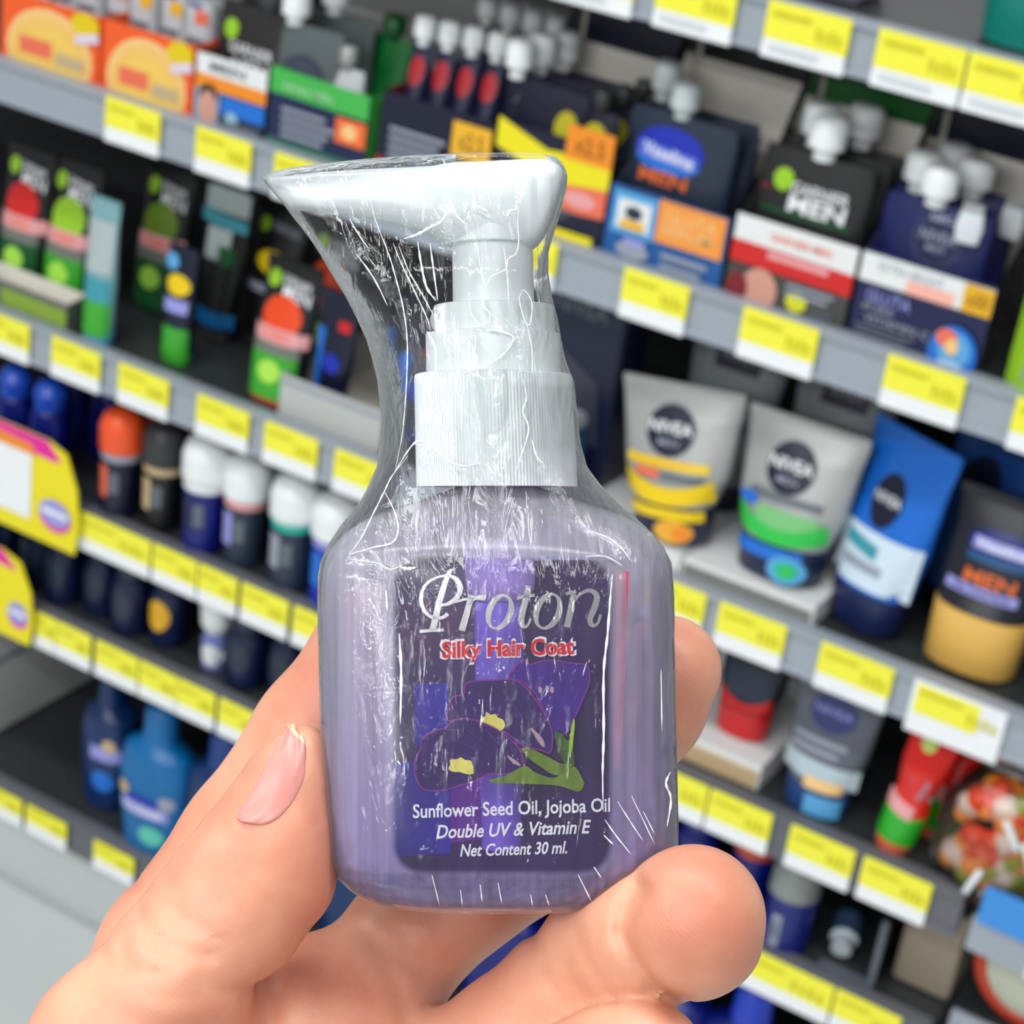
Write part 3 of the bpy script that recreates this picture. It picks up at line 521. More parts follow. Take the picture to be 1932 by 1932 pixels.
tube('second blue tube with a dark disc, behind and right of the blue and white one', -0.42, 1.63, zC + 0.002, 0.095, 0.17, mat('tube_blue_dim', (18, 70, 140), 0.3), decor=lambda P: P.ell(-0.05, 0.72, 0.2, 0.14, dnavy, 'logo_disc'), cap=dnavy, lean=0.1, rz=-0.3, group='blue face wash tubes')
def d_vc(P):
    P.ell(0.06, 0.74, 0.34, 0.085, deep, 'logo_oval'); P.rect(-0.22, 0.70, 0.36, 0.765, lav, 'logo_band'); P.text('Vaseline', 0.06, 0.733, 0.5, 0.05, pure); P.rect(-0.24, 0.64, 0.36, 0.68, mat('logo_teal', (20, 80, 130)), 'logo_wave')
    P.text('MEN', 0.04, 0.555, 0.5, 0.075, mat('men_orange', (1, 1, 1)), 'printed_text', 0.03); P.rect(-0.36, 0.455, 0.34, 0.51, lav, 'violet_label'); P.text('OIL CONTROL', 0, 0.482, 0.56, 0.035, slate)
tube('dark tube with a big amber cap at the right of the third shelf', -0.376, 1.556, zC + 0.001, 0.088, 0.152, mat('tube_dark', (22, 26, 36), 0.35), decor=d_vc, cap=mat('amber_cap', (236, 186, 92), 0.35), caph=0.36, capw=0.92, lean=0.05)

# ------------------------------------------------------------------ fourth shelf: roll-ons, tubes
zD = DECK['fourth'] + 0.001
def rollon(label, x, y, capm, ringm, bodym, h=0.118, r=0.021, stripe=None, group='roll-on deodorants'):
    k = [(0, r * 0.8, r * 0.8), (0.004, r * 0.9, r * 0.9), (h * 0.45, r * 0.95, r * 0.95), (h * 0.55, r * 0.98, r * 0.98), (h * 0.62, r * 1.02, r * 1.02), (h * 0.64, r * 1.1, r * 1.1), (h * 0.84, r * 1.12, r * 1.12), (h * 0.94, r * 0.92, r * 0.92), (h * 0.985, r * 0.5, r * 0.5), (h, r * 0.12, r * 0.12)]
    d = (lambda P: (P.rect(-0.3, 0.2, 0.0, 0.5, stripe, 'colour_stripe'), P.rect(0.05, 0.25, 0.25, 0.45, dsteel, 'small_print'))) if stripe else None
    return bottle(label, x, y, zD, k, [('body', 0, h * 0.55, bodym), ('ring', h * 0.55, h * 0.62, ringm), ('cap', h * 0.62, h, capm)], d, cat='deodorant', name='roll_on_deodorant', group=group)
rollon('roll-on deodorant with a glossy orange domed cap and grey ring', -1.262, 1.526, mat('cap_orange', (236, 84, 34), 0.3), steel, dnavy, stripe=coral)
rollon('roll-on with an orange cap tucked behind the front orange one', -1.262, 1.60, mat('cap_orange', (1, 1, 1)), char, black)
rollon('black roll-on deodorant beside the orange capped one', -1.213, 1.535, char, tan, black, stripe=tan)
rollon('white capped roll-on with navy body, leftmost of the white caps', -1.155, 1.53, white, white, deep, h=0.125, r=0.023, stripe=navy)
rollon('white capped roll-on with silver and navy body, second of the white caps', -1.108, 1.535, white, pink, slate, h=0.12, r=0.022, stripe=lav)
rollon('white capped roll-on with a teal ring, third of the white caps', -1.045, 1.53, white, aqua, slate, h=0.122, r=0.023, stripe=steel)
rollon('white capped roll-on partly behind the pump bottle, fourth of the white caps', -0.995, 1.53, white, lav, royal, h=0.12, r=0.023, stripe=blue)
for i, x in enumerate((-1.12, -1.07, -1.02)): rollon('white capped roll-on in the rear row', x, 1.60, white, aqua, slate, h=0.124, group='rear row of white roll-ons')
for i, (x, y) in enumerate([(-1.372, 1.54), (-1.42, 1.54), (-1.36, 1.62), (-1.41, 1.62)]):
    bottle('deep blue bottle with a rounded cap, %s beside the big promotion sign' % ['front right', 'front left', 'rear right', 'rear left'][i], x, y, zD, [(0, 0.021, 0.02), (0.06, 0.022, 0.02), (0.075, 0.018, 0.018), (0.077, 0.016, 0.016), (0.095, 0.018, 0.018), (0.105, 0.013, 0.013), (0.109, 0.005, 0.005)], [('body', 0, 0.077, deep), ('cap', 0.077, 0.109, mat('cap_blue', (34, 84, 200), 0.25))], group='deep blue bottles behind the promotion sign')
for i, x in enumerate((-0.95, -0.9, -0.85, -0.8, -0.75, -0.7)):
    rollon('dark navy roll-on deodorant hidden behind the pump bottle', x, 1.54, dnavy, slate, dnavy, group='navy roll-ons behind the pump bottle')
wtray('white tray with tan base under the red bottomed tube', -0.577, 1.525, zD, 0.11, 0.13, 0.025, 0.025, 'white trays holding tubes', low=tan)
tube('dark tube with a red lower end in the white tray', -0.562, 1.565, zD + 0.026, 0.07, 0.115, mat('tube_ink', (26, 30, 44), 0.35), decor=lambda P: (P.text('MEN', 0, 0.78, 0.4, 0.08, dsteel), P.rect(-0.32, 0.34, 0.32, 0.6, slate, 'slate_field'), P.band(-0.36, 0.36, lambda t: 0.25, lambda t: 0.31 + 0.08 * t * t, red, 'red_flash')), cap=red, caph=0.24, capw=0.72, lean=0.08, group='tubes on the fourth shelf')
def d_gn(P):
    P.ell(0.0, 0.72, 0.26, 0.13, mat('disc_blue', (48, 56, 110)), 'logo_disc'); P.text('NIVEA', 0, 0.73, 0.42, 0.05, lav); P.rect(-0.42, 0.26, 0.42, 0.40, mat('mist_white', (180, 196, 204)), 'pale_band', sk=-0.02); P.lines(-0.36, 0.42, 0.36, 0.56, 2, steel); P.rect(-0.1, 0.2, 0.3, 0.28, peach, 'cream_print')
tube('dim grey tube with round logo and pale blue foot', -0.472, 1.54, zD, 0.084, 0.135, mat('tube_grey', (92, 96, 106), 0.35), decor=d_gn, cap=mat('cap_steel_blue', (40, 74, 130), 0.35), caph=0.2, capw=0.7, lean=0.06, group='tubes on the fourth shelf', capdecor=lambda P: P.rect(-0.05, 0.02, 0.32, 0.16, sky, 'pale_blue_foot'))
for i, (x, y) in enumerate([(-0.394, 1.53), (-0.372, 1.575)]):
    k = [(0, 0.014, 0.013), (0.012, 0.018, 0.016), (0.04, 0.019, 0.017), (0.06, 0.016, 0.014), (0.085, 0.021, 0.016), (0.118, 0.022, 0.006), (0.13, 0.021, 0.002)]
    bottle('shiny red and green wrapped tube, %s' % ['front one beside the orange net bag', 'rear one in the shade'][i], x, y, zD, k, [('cap', 0, 0.012, coral), ('green_band', 0.012, 0.042, mat('glossy_green', (40, 170, 40), 0.15)), ('body', 0.042, 0.118, mat('glossy_red', (214, 34, 26), 0.15)), ('crimp', 0.118, 0.13, lime)],
           lambda P: (P.put('silver_flash', [(-0.1, 0.6), (0.15, 0.46), (0.4, 0.46), (0.25, 0.62), (0.0, 0.92), (-0.25, 0.9)], [(0, 1, 2, 3, 4, 5)], steel), P.rect(-0.42, 0.34, 0.2, 0.44, pink, 'pale_band', sk=-0.04), P.ell(-0.05, 0.86, 0.16, 0.06, mat('pale_lime', (190, 210, 110)), 'lime_print')), cat='tube', name='wrapped_tube', group='shiny red and green tubes', roll=0.12, lean=0.05)
# net bag of orange, green and white pegs in a clear wrapper (neighbouring bay)
bag = thing('clear_bag', 'clear bag of orange, green and white pieces at the right edge', 'bag', (-0.308, 1.535, 0.5645), 0.1)
kb = [(0, 0.04, 0.02, 2.2, 0), (0.03, 0.056, 0.034, 2.2, 0), (0.08, 0.054, 0.036, 2.2, 0), (0.11, 0.038, 0.022, 2.2, 0), (0.125, 0.028, 0.006, 2, 0), (0.142, 0.034, 0.002, 2, 0)]
loft('wrapper', dense(kb, 0.01), clearm, bag, 32)
rb = random.Random(3)
for i in range(70):
    z = 0.014 + 0.094 * rb.random(); a, b, e, yo = dist_z(kb, z); u = rb.uniform(-0.78, 0.78); v = -0.72 * (1 - u * u) ** 0.5 if i % 3 else rb.uniform(-0.5, 0.5)
    m = [orange, verm, mat('olive_piece', (150, 165, 30), 0.4), mat('bright_orange', (252, 150, 50), 0.35), mat('milky_piece', (236, 214, 200), 0.35), mat('bright_orange', (1, 1, 1))][i % 6]
    r = rb.uniform(0.010, 0.014)
    o = loft('sweet', [(-r, r * 0.3, r * 0.3), (-r * 0.7, r * 0.8, r * 0.75), (0, r, r * 0.9), (r * 0.7, r * 0.8, r * 0.75), (r, r * 0.3, r * 0.3)], m, bag, 14); o.location = (u * (a - 0.012), v * max(0.0, b - 0.011), z); o.rotation_euler = (rb.random(), rb.random(), rb.random())
for i, (x, z, ry) in enumerate([(0.012, 0.085, -0.6), (0.03, 0.07, -0.5), (-0.008, 0.03, 0.3)]):
    o = loft('white_stick', [(-0.014, 0.002, 0.002), (-0.012, 0.0032, 0.0032), (0.012, 0.0032, 0.0032), (0.014, 0.002, 0.002)], white, bag, 10); o.location = (x, -0.034, z); o.rotation_euler = (0, ry, 0)
# red rimmed pack low in the neighbouring bay
rp = thing('red_rimmed_pack', 'round red rimmed white pack in the lower right corner', 'pack', (-0.250, 1.545, 0.4455))
def ring(name, R0, r, m, par, n=40, q=12, flat=0.5):
    V = [((R0 + r * math.cos(b)) * math.cos(a), flat * r * math.sin(b), (R0 + r * math.cos(b)) * math.sin(a) + R0 + r) for a in [2 * math.pi * i / n for i in range(n)] for b in [2 * math.pi * j / q for j in range(q)]]
    F = [(i * q + j, i * q + (j + 1) % q, ((i + 1) % n) * q + (j + 1) % q, ((i + 1) % n) * q + j) for i in range(n) for j in range(q)]
    return obj(name, V, F, m, par)
ring('red_rim', 0.047, 0.006, mat('rim_red', (190, 60, 30), 0.4), rp)
V = [(0, -0.004, 0.053)]; n = 32
for r_, y_ in ((0.02, -0.004), (0.036, -0.003), (0.044, 0.0)): V += [(r_ * math.cos(2 * math.pi * i / n), y_, 0.053 + r_ * math.sin(2 * math.pi * i / n)) for i in range(n)]
obj('white_face', V, [(0, 1 + i, 1 + (i + 1) % n) for i in range(n)] + [(1 + k * n + i, 1 + (k + 1) * n + i, 1 + (k + 1) * n + (i + 1) % n, 1 + k * n + (i + 1) % n) for k in range(2) for i in range(n)], mat('face_pale', (196, 200, 180), 0.4), rp)

# ------------------------------------------------------------------ fifth shelf
zE = DECK['fifth'] + 0.001
KB = [(0, 0.017, 0.017), (0.003, 0.02, 0.02), (0.05, 0.0205, 0.0205), (0.064, 0.019, 0.019), (0.0645, 0.0165, 0.0165), (0.085, 0.0165, 0.0165), (0.09, 0.014, 0.014)]
for i, x in enumerate([-1.435, -1.39, -1.345, -1.298, -1.25, -1.206, -1.095, -1.05, -1.0, -0.955, -0.91, -0.865, -0.82, -0.775, -0.73]):
    yel = i == 5
    def d(P): P.ell(0.0, 0.42, 0.34, 0.2, amber if yel else slate, 'amber_disc' if yel else 'faint_print')
    lab = 'dark navy bottle with an amber disc on the fifth shelf' if yel else ('small dark navy bottle, %s from the left on the fifth shelf' % ORD[i] if i < 5 else 'small dark navy bottle mostly hidden behind hand and pump bottle')
    bottle(lab, x, 1.54 + 0.01 * (i % 2), zE, KB, [('body', 0, 0.0645, mat('midnight_plastic', (14, 26, 62), 0.3)), ('cap', 0.0645, 0.09, mat('midnight_cap', (20, 32, 60), 0.3))], d, group='small dark navy bottles')
bottle('small white bottle standing among the dark navy ones', -1.14, 1.545, zE, [(0, 0.013, 0.012), (0.03, 0.015, 0.014), (0.042, 0.011, 0.011), (0.05, 0.016, 0.016), (0.085, 0.019, 0.019), (0.09, 0.014, 0.014)], [('body', 0, 0.042, mat('bottle_bluewhite', (120, 130, 190), 0.3)), ('cap', 0.042, 0.09, white)], lambda P: P.ell(0.1, 0.2, 0.3, 0.14, pure, 'white_print'))
bottle('navy deodorant can with a grey domed cap and pale lettering', -0.468, 1.528, zE, [(0, 0.022, 0.022), (0.055, 0.023, 0.023), (0.058, 0.0235, 0.0235), (0.085, 0.022, 0.022), (0.094, 0.014, 0.014)], [('body', 0, 0.058, mat('can_navy', (20, 30, 110), 0.3)), ('cap', 0.058, 0.094, mat('cap_grey', (128, 134, 130), 0.35))], lambda P: (P.rect(-0.16, 0.08, 0.04, 0.44, steel, 'pale_label'), P.text('NIVEA', -0.06, 0.26, 0.12, 0.24, navy)), cat='deodorant', name='deodorant_can', group='cans on the fifth shelf')
bottle('navy can with an orange cap behind the grey capped can', -0.522, 1.56, zE, [(0, 0.02, 0.02), (0.055, 0.021, 0.021), (0.058, 0.02, 0.02), (0.09, 0.018, 0.018), (0.094, 0.012, 0.012)], [('body', 0, 0.058, deep), ('cap', 0.058, 0.094, mat('cap_rust', (206, 82, 40), 0.4))], cat='deodorant', name='deodorant_can', group='cans on the fifth shelf')
for i, x in enumerate((-0.575, -0.63, -0.68)):
    bottle('deep blue bottle on the fifth shelf, %s' % ['at the right edge of the pump bottle', 'hidden behind the fingers', 'hidden behind the pump bottle'][i], x, 1.545, zE, KB, [('body', 0, 0.0645, deep), ('cap', 0.0645, 0.09, deep)], group='deep blue bottles on the fifth shelf')
t = bottle('small fallen blue bottle with a pale cap in front of the divider', -0.416, 1.535, zE + 0.013, [(0, 0.009, 0.009), (0.012, 0.009, 0.009), (0.014, 0.013, 0.013), (0.04, 0.013, 0.013), (0.046, 0.006, 0.006)], [('cap', 0, 0.014, mat('cap_mist', (190, 200, 205), 0.3)), ('body', 0.014, 0.046, mat('bottle_steelblue', (52, 74, 104), 0.3))])
t.rotation_euler = (-1.35, 0, 0.25)
dv = thing('clear_divider', 'clear plastic shelf divider at the right end of the fifth shelf', 'divider', (-0.378, 1.52, zE)); box('plate', -0.0012, 0.0012, 0, 0.3, 0, 0.07, clearm, dv); box('front_post', -0.003, 0.003, -0.005, -0.0002, 0, 0.075, mat('divider_grey', (90, 98, 106), 0.3), dv, 0.001); box('foot', -0.05, 0.003, -0.004, 0.002, -0.0003, 0.006, mat('divider_grey', (1, 1, 1)), dv)

# ------------------------------------------------------------------ lowest shelf
zF = DECK['bottom'] + 0.001
KS = [(0, 0.03, 0.022, 2.5), (0.004, 0.034, 0.024, 2.5), (0.06, 0.043, 0.026, 2.5), (0.1, 0.045, 0.027, 2.5), (0.125, 0.04, 0.025, 2.3), (0.137, 0.022, 0.018, 2.1), (0.139, 0.02, 0.018, 2), (0.175, 0.018, 0.017, 2), (0.18, 0.012, 0.012, 2)]
def d_sh(P): P.rect(-0.34, 0.28, 0.34, 0.36, lav, 'pale_label'); P.text('CLEAR', 0, 0.32, 0.56, 0.055, pure); P.rect(-0.24, 0.37, 0.28, 0.42, royal, 'royal_band'); P.ell(-0.3, 0.43, 0.09, 0.045, tan, 'tan_spot'); P.ell(0.32, 0.42, 0.1, 0.05, steel, 'grey_spot'); P.ell(0.14, 0.16, 0.17, 0.07, mat('mint_print', (90, 190, 170)), 'mint_spot')
bottle('bright blue shampoo bottle on the lowest shelf', -1.19, 1.53, zF, KS, [('body', 0, 0.137, petrol), ('neck', 0.137, 0.139, petrol), ('cap', 0.139, 0.18, petrol)], d_sh, cat='bottle', name='shampoo_bottle', rz=0.05, group='shampoo bottles on the lowest shelf')
navyb = mat('shampoo_navy', (10, 44, 92), 0.3)
bottle('dark blue shampoo bottle at the left end of the lowest shelf', -1.282, 1.56, zF, [(k[0] * 0.95, k[1] * 0.75, k[2], k[3]) for k in KS], [('body', 0, 0.137 * 0.95, navyb), ('neck', 0.137 * 0.95, 0.139 * 0.95, navyb), ('cap', 0.139 * 0.95, 0.171, navyb)], lambda P: (P.rect(-0.1, 0.4, 0.42, 0.5, lav, 'pale_label'), P.ell(0.25, 0.52, 0.12, 0.05, tan, 'tan_spot'), P.ell(0.15, 0.24, 0.2, 0.08, blue, 'blue_spot')), name='shampoo_bottle', group='shampoo bottles on the lowest shelf')
for i, x in enumerate([-1.11, -1.02, -0.93, -0.84, -0.75, -0.66, -0.565]):
    bottle('navy shampoo bottle beside the bright blue one' if i == 0 else 'navy shampoo bottle low behind the hand and fingers', x, 1.54, zF, KS, [('body', 0, 0.137, deep if i > 2 else navyb), ('neck', 0.137, 0.139, navyb), ('cap', 0.139, 0.18, mat('shampoo_cap', (24, 60, 130), 0.3))], name='shampoo_bottle', group='shampoo bottles on the lowest shelf' if i == 0 else 'navy shampoo bottles behind the hand')
bottle('royal blue shampoo bottle below the lowest price tags at right', -0.485, 1.54, zF, KS, [('body', 0, 0.137, deep), ('neck', 0.137, 0.139, deep), ('cap', 0.139, 0.18, mat('shampoo_cap_royal', (30, 60, 190), 0.25))], name='shampoo_bottle', group='shampoo bottles on the lowest shelf')
# ------------------------------------------------------------------ the pump bottle and the hand that holds it
# placed by image pixels projected to the bottle's depth: 16190 pixels per metre, depth z in millimetres towards the camera
HELD = Matrix.Translation((-0.103433, 0.19575, 1.490489)) @ VIEW.to_4x4()
PX_PER_M = 16190.0
def px_point(u, v, z=0.0):
    k = 1 - z / 247.0
    return Vector(((u - 966) / PX_PER_M * k, -(v - 966) / PX_PER_M * k, z / 1000))
BASE = px_point(945, 1722)
bot = bpy.data.objects.new('pump_bottle', None); COL.objects.link(bot); bot.empty_display_size = 0.01
bot.matrix_world = HELD @ Matrix.Translation(BASE)
tag(bot, 'small purple pump bottle in clear shrink wrap held in the hand', 'bottle')
def part(name, verts, faces, m, parent=None, smooth=True, mats=None, fm=None):
    return obj(name, [Vector(v) - BASE for v in verts], faces, m, parent or bot, smooth, mats, fm)
def interp(keys, v):
    if v <= keys[0][0]: return list(keys[0][1:])
    for a, b in zip(keys, keys[1:]):
        if v <= b[0]:
            t = (v - a[0]) / (b[0] - a[0]); return [a[i] + (b[i] - a[i]) * t for i in range(1, len(a))]
    return list(keys[-1][1:])
def hull(name, keys, vs, cols, m, mats=None, pick=None, jit=None, cap=True, parent=None):
    """keys: (v, left, right, half depth mm, exponent)"""
    V, F, FM = [], [], []; loop = [(s, 1) for s in cols] + [(s, -1) for s in reversed(cols[1:-1])]; n = len(loop); C = []
    for v in vs:
        l, r, hz, e = interp(keys, v); c, hw = (l + r) / 2, (r - l) / 2
        for s, sg in loop:
            z = sg * hz * max(0.0, 1 - abs(s) ** e) ** (1 / e); du = dz = 0
            if jit: du, dz = jit(s, v, sg)
            V.append(((c + s * hw + du - 966) / PX_PER_M, -(v - 966) / PX_PER_M, (z + dz) / 1000)); C.append((s, v, sg))
    for k in range(len(vs) - 1):
        for i in range(n):
            j = (i + 1) % n
            F.append((k * n + i, (k + 1) * n + i, (k + 1) * n + j, k * n + j))
            if pick: FM.append(pick((C[k * n + i][0] + C[k * n + j][0]) / 2, (vs[k] + vs[k + 1]) / 2, loop[i][1] if i < len(cols) - 1 else -1))
    if cap:
        F.append(tuple(range(n))); F.append(tuple((len(vs) - 1) * n + i for i in range(n - 1, -1, -1)))
        if pick: FM += [0, 0]
    return part(name, V, F, m, parent, True, mats, FM if pick else None)
def frange(a, b, st): return [a + (b - a) * i / max(1, round((b - a) / st)) for i in range(max(1, round((b - a) / st)) + 1)]
COLS = sorted(set([round(-math.cos(math.pi * i / 28), 4) for i in range(29)] + [-0.56, 0.62]))
BODY = [(916, 868, 1008, 4.4, 2), (928, 838, 1046, 5.4, 2.1), (945, 790, 1094, 7.6, 2.3), (962, 728, 1150, 9.2, 2.6), (980, 688, 1192, 10.2, 3), (1005, 652, 1230, 10.9, 3.4), (1035, 626, 1250, 11.3, 4), (1070, 613, 1260, 11.4, 4.2), (1150, 609, 1264, 11.4, 4.2), (1400, 615, 1268, 11.4, 4.2), (1560, 624, 1270, 11.4, 4.2), (1606, 630, 1266, 11.4, 4), (1640, 644, 1252, 11.1, 3.8), (1664, 668, 1228, 10.4, 3.5), (1683, 704, 1194, 9.4, 3.2), (1693, 745, 1155, 8.0, 3)]
def nodes(name):
    m = bpy.data.materials.new(name); m.use_nodes = True; nt = m.node_tree; nt.nodes.clear()
    N = lambda t: nt.nodes.new(t); L = nt.links.new
    return m, N, L, N('ShaderNodeOutputMaterial')
def milky(name, tint, dif, fac, gloss_rough=0.15, streak=True):
    m, N, L, out = nodes(name)
    tc = N('ShaderNodeTexCoord'); mp = N('ShaderNodeMapping'); mp.inputs['Scale'].default_value = (900, 14, 60) if streak else (200, 200, 200)
    nz = N('ShaderNodeTexNoise'); nz.inputs['Scale'].default_value = 1.0; nz.inputs['Detail'].default_value = 3
    L(tc.outputs['Object'], mp.inputs[0]); L(mp.outputs[0], nz.inputs[0])
    mx = N('ShaderNodeMix'); mx.data_type = 'RGBA'; mx.inputs[6].default_value = tuple(c * 0.72 for c in dif) + (1,); mx.inputs[7].default_value = tuple(min(1, c * 1.25) for c in dif) + (1,)
    L(nz.outputs[0], mx.inputs[0])
    tr = N('ShaderNodeBsdfTransparent'); tr.inputs[0].default_value = tint + (1,)
    df = N('ShaderNodeBsdfDiffuse'); tl = N('ShaderNodeBsdfTranslucent'); L(mx.outputs[2], df.inputs[0]); L(mx.outputs[2], tl.inputs[0])
    a = N('ShaderNodeMixShader'); a.inputs[0].default_value = 0.35; L(df.outputs[0], a.inputs[1]); L(tl.outputs[0], a.inputs[2])
    b = N('ShaderNodeMixShader'); b.inputs[0].default_value = fac; L(tr.outputs[0], b.inputs[1]); L(a.outputs[0], b.inputs[2])
    g = N('ShaderNodeBsdfGlossy'); g.inputs['Roughness'].default_value = gloss_rough; fr = N('ShaderNodeFresnel'); fr.inputs[0].default_value = 1.4
    c = N('ShaderNodeMixShader'); L(fr.outputs[0], c.inputs[0]); L(b.outputs[0], c.inputs[1]); L(g.outputs[0], c.inputs[2]); L(c.outputs[0], out.inputs[0])
    return m
def frosted(name):
    m, N, L, out = nodes(name)
    tc = N('ShaderNodeTexCoord'); mp = N('ShaderNodeMapping'); mp.inputs['Scale'].default_value = (900, 14, 60); nz = N('ShaderNodeTexNoise'); nz.inputs['Detail'].default_value = 3; nz.inputs['Scale'].default_value = 1.0
    L(tc.outputs['Object'], mp.inputs[0]); L(mp.outputs[0], nz.inputs[0])
    sx = N('ShaderNodeSeparateXYZ'); L(tc.outputs['Object'], sx.inputs[0]); mr = N('ShaderNodeMapRange'); mr.inputs[1].default_value = 0.0; mr.inputs[2].default_value = 0.05; L(sx.outputs[1], mr.inputs[0])
    ramp = N('ShaderNodeValToRGB'); el = ramp.color_ramp.elements   # plastic is thick at the foot, thin at the walls, empty at the shoulder
    for q, c in ((0.0, (0.55, 0.43, 0.85)), (0.14, (0.56, 0.46, 0.84)), (0.21, (0.145, 0.075, 0.32)), (0.72, (0.13, 0.075, 0.27)), (0.84, (0.74, 0.70, 0.84)), (0.97, (0.92, 0.90, 0.95))):
        e = el[0] if q == 0.0 else (el[1] if q == 0.97 else el.new(q)); e.position = q; e.color = c + (1,)
    L(mr.outputs[0], ramp.inputs[0])
    mul = N('ShaderNodeMix'); mul.data_type = 'RGBA'; mul.blend_type = 'MULTIPLY'; mul.inputs[0].default_value = 1.0
    g2 = N('ShaderNodeMapRange'); g2.inputs[3].default_value = 0.45; g2.inputs[4].default_value = 1.55; L(nz.outputs[0], g2.inputs[0]); L(ramp.outputs[0], mul.inputs[6]); L(g2.outputs[0], mul.inputs[7])
    tr = N('ShaderNodeBsdfTransparent'); tr.inputs[0].default_value = (0.80, 0.72, 0.94, 1)
    df = N('ShaderNodeBsdfDiffuse'); tl = N('ShaderNodeBsdfTranslucent'); L(mul.outputs[2], df.inputs[0]); L(mul.outputs[2], tl.inputs[0])
    a = N('ShaderNodeMixShader'); a.inputs[0].default_value = 0.35; L(df.outputs[0], a.inputs[1]); L(tl.outputs[0], a.inputs[2])
    def vm(op, x, val):
        q = N('ShaderNodeVectorMath'); q.operation = op; L(x, q.inputs[0])
        if val is not None: q.inputs[1].default_value = val
        return q.outputs[0]
    w_ = vm('MULTIPLY', vm('SUBTRACT', tc.outputs['Object'], (0.000185, 0.02405, 0)), (1, 1, 0)); w_ = vm('MAXIMUM', vm('SUBTRACT', vm('ABSOLUTE', w_, None), (0.008925, 0.014385, 1)), (0, 0, 0))
    ln = N('ShaderNodeVectorMath'); ln.operation = 'LENGTH'; L(w_, ln.inputs[0]); mk = N('ShaderNodeMapRange'); mk.interpolation_type = 'SMOOTHSTEP'   # the smooth clear window with rounded corners
    for i_, v_ in ((1, 0.0026), (2, 0.0036), (3, 0.07), (4, 0.62)): mk.inputs[i_].default_value = v_
    L(ln.outputs['Value'], mk.inputs[0])
    b = N('ShaderNodeMixShader'); L(mk.outputs[0], b.inputs[0]); L(tr.outputs[0], b.inputs[1]); L(a.outputs[0], b.inputs[2])
    g = N('ShaderNodeBsdfGlossy'); g.inputs['Roughness'].default_value = 0.15; fr = N('ShaderNodeFresnel'); fr.inputs[0].default_value = 1.4
    c = N('ShaderNodeMixShader'); L(fr.outputs[0], c.inputs[0]); L(b.outputs[0], c.inputs[1]); L(g.outputs[0], c.inputs[2]); L(c.outputs[0], out.inputs[0])
    return m
m_side = frosted('frosted_lilac_plastic')
m_panel = milky('clear_lilac_window', (0.84, 0.76, 0.95), (0.36, 0.26, 0.56), 0.08, 0.06, False)
m_shoulder = milky('frosted_neck_plastic', (0.7, 0.66, 0.85), (0.60, 0.55, 0.72), 0.75, 0.12, False)
vb = sorted(set(frange(916, 1051, 9) + frange(1051, 1614, 24) + frange(1614, 1693, 7)))
def pk(s, v, sg):
    return 1 if (-0.56 < s < 0.62 and sg > 0 and 1051 < v < 1614) else 0
hull('bottle_body', BODY, vb, COLS, m_side, [m_side], None)
# printed film on the back of the bottle, seen through the liquid
def quad(name, pts, z, m, parent=None): return part(name, [px_point(u, v, z) for u, v in pts], [tuple(range(len(pts)))], m, parent, False)
lab = quad('back_label', [(722, 1060), (1176, 1056), (1176, 1648), (722, 1655)], -8.0, mat('label_plum', (70, 46, 98), 0.5, var=0.25, scale=260))
quad('blue_block', [(782, 1290), (846, 1288), (846, 1405), (782, 1405)], -7.85, mat('label_blue', (62, 56, 190), 0.5, var=0.25, scale=300), lab)
quad('blue_block', [(740, 1440), (850, 1430), (850, 1610), (740, 1616)], -7.85, mat('label_blue', (1, 1, 1)), lab)
quad('magenta_block', [(850, 1460), (946, 1456), (940, 1580), (850, 1590)], -7.85, mat('label_magenta', (140, 50, 180), 0.5, var=0.2, scale=300), lab)
quad('dark_block', [(760, 1140), (880, 1136), (880, 1240), (760, 1244)], -7.85, mat('label_dark', (84, 30, 88), 0.5, var=0.25, scale=300), lab)
quad('pink_refraction', [(1163, 1082), (1186, 1078), (1180, 1300), (1168, 1450), (1158, 1450)], 10.6, mat('refraction_pink', (240, 50, 110), 0.45, var=0.2, scale=300), lab)  # painted stripe for the label's pink edge as refracted at the bottle's side
# pump insert and dip tube inside
def lathe(name, u, prof, m, parent=None, n=40, z0=0.0, ribs=0, ra=0.0, du=0.0):
    """prof: (v, radius in image pixels)"""
    V, F = [], []
    for v, r in prof:
        for i in range(n):
            a = 2 * math.pi * i / n; rr = r + (ra * (1 if i % 2 else -1) if ribs else 0)
            V.append(((u + du * (v - prof[0][0]) + rr * math.cos(a) - 966) / PX_PER_M, -(v - 966) / PX_PER_M, z0 / 1000 + rr * math.sin(a) / PX_PER_M))
    for k in range(len(prof) - 1):
        for i in range(n): F.append((k * n + i, (k + 1) * n + i, (k + 1) * n + (i + 1) % n, k * n + (i + 1) % n))
    F.append(tuple(range(n))); F.append(tuple((len(prof) - 1) * n + i for i in range(n - 1, -1, -1)))
    return sharp(part(name, V, F, m, parent, True), 30)
m_tube = mat('milky_tube', (214, 200, 250), 0.4)
lathe('pump_housing', 942, [(1020, 66), (1095, 66), (1112, 64), (1130, 52), (1136, 40)], m_tube, du=0.02)
lathe('dip_tube', 941, [(1136, 46), (1285, 46), (1286, 38), (1600, 38)], mat('milky_tube_low', (160, 140, 240), 0.4), du=0.012)
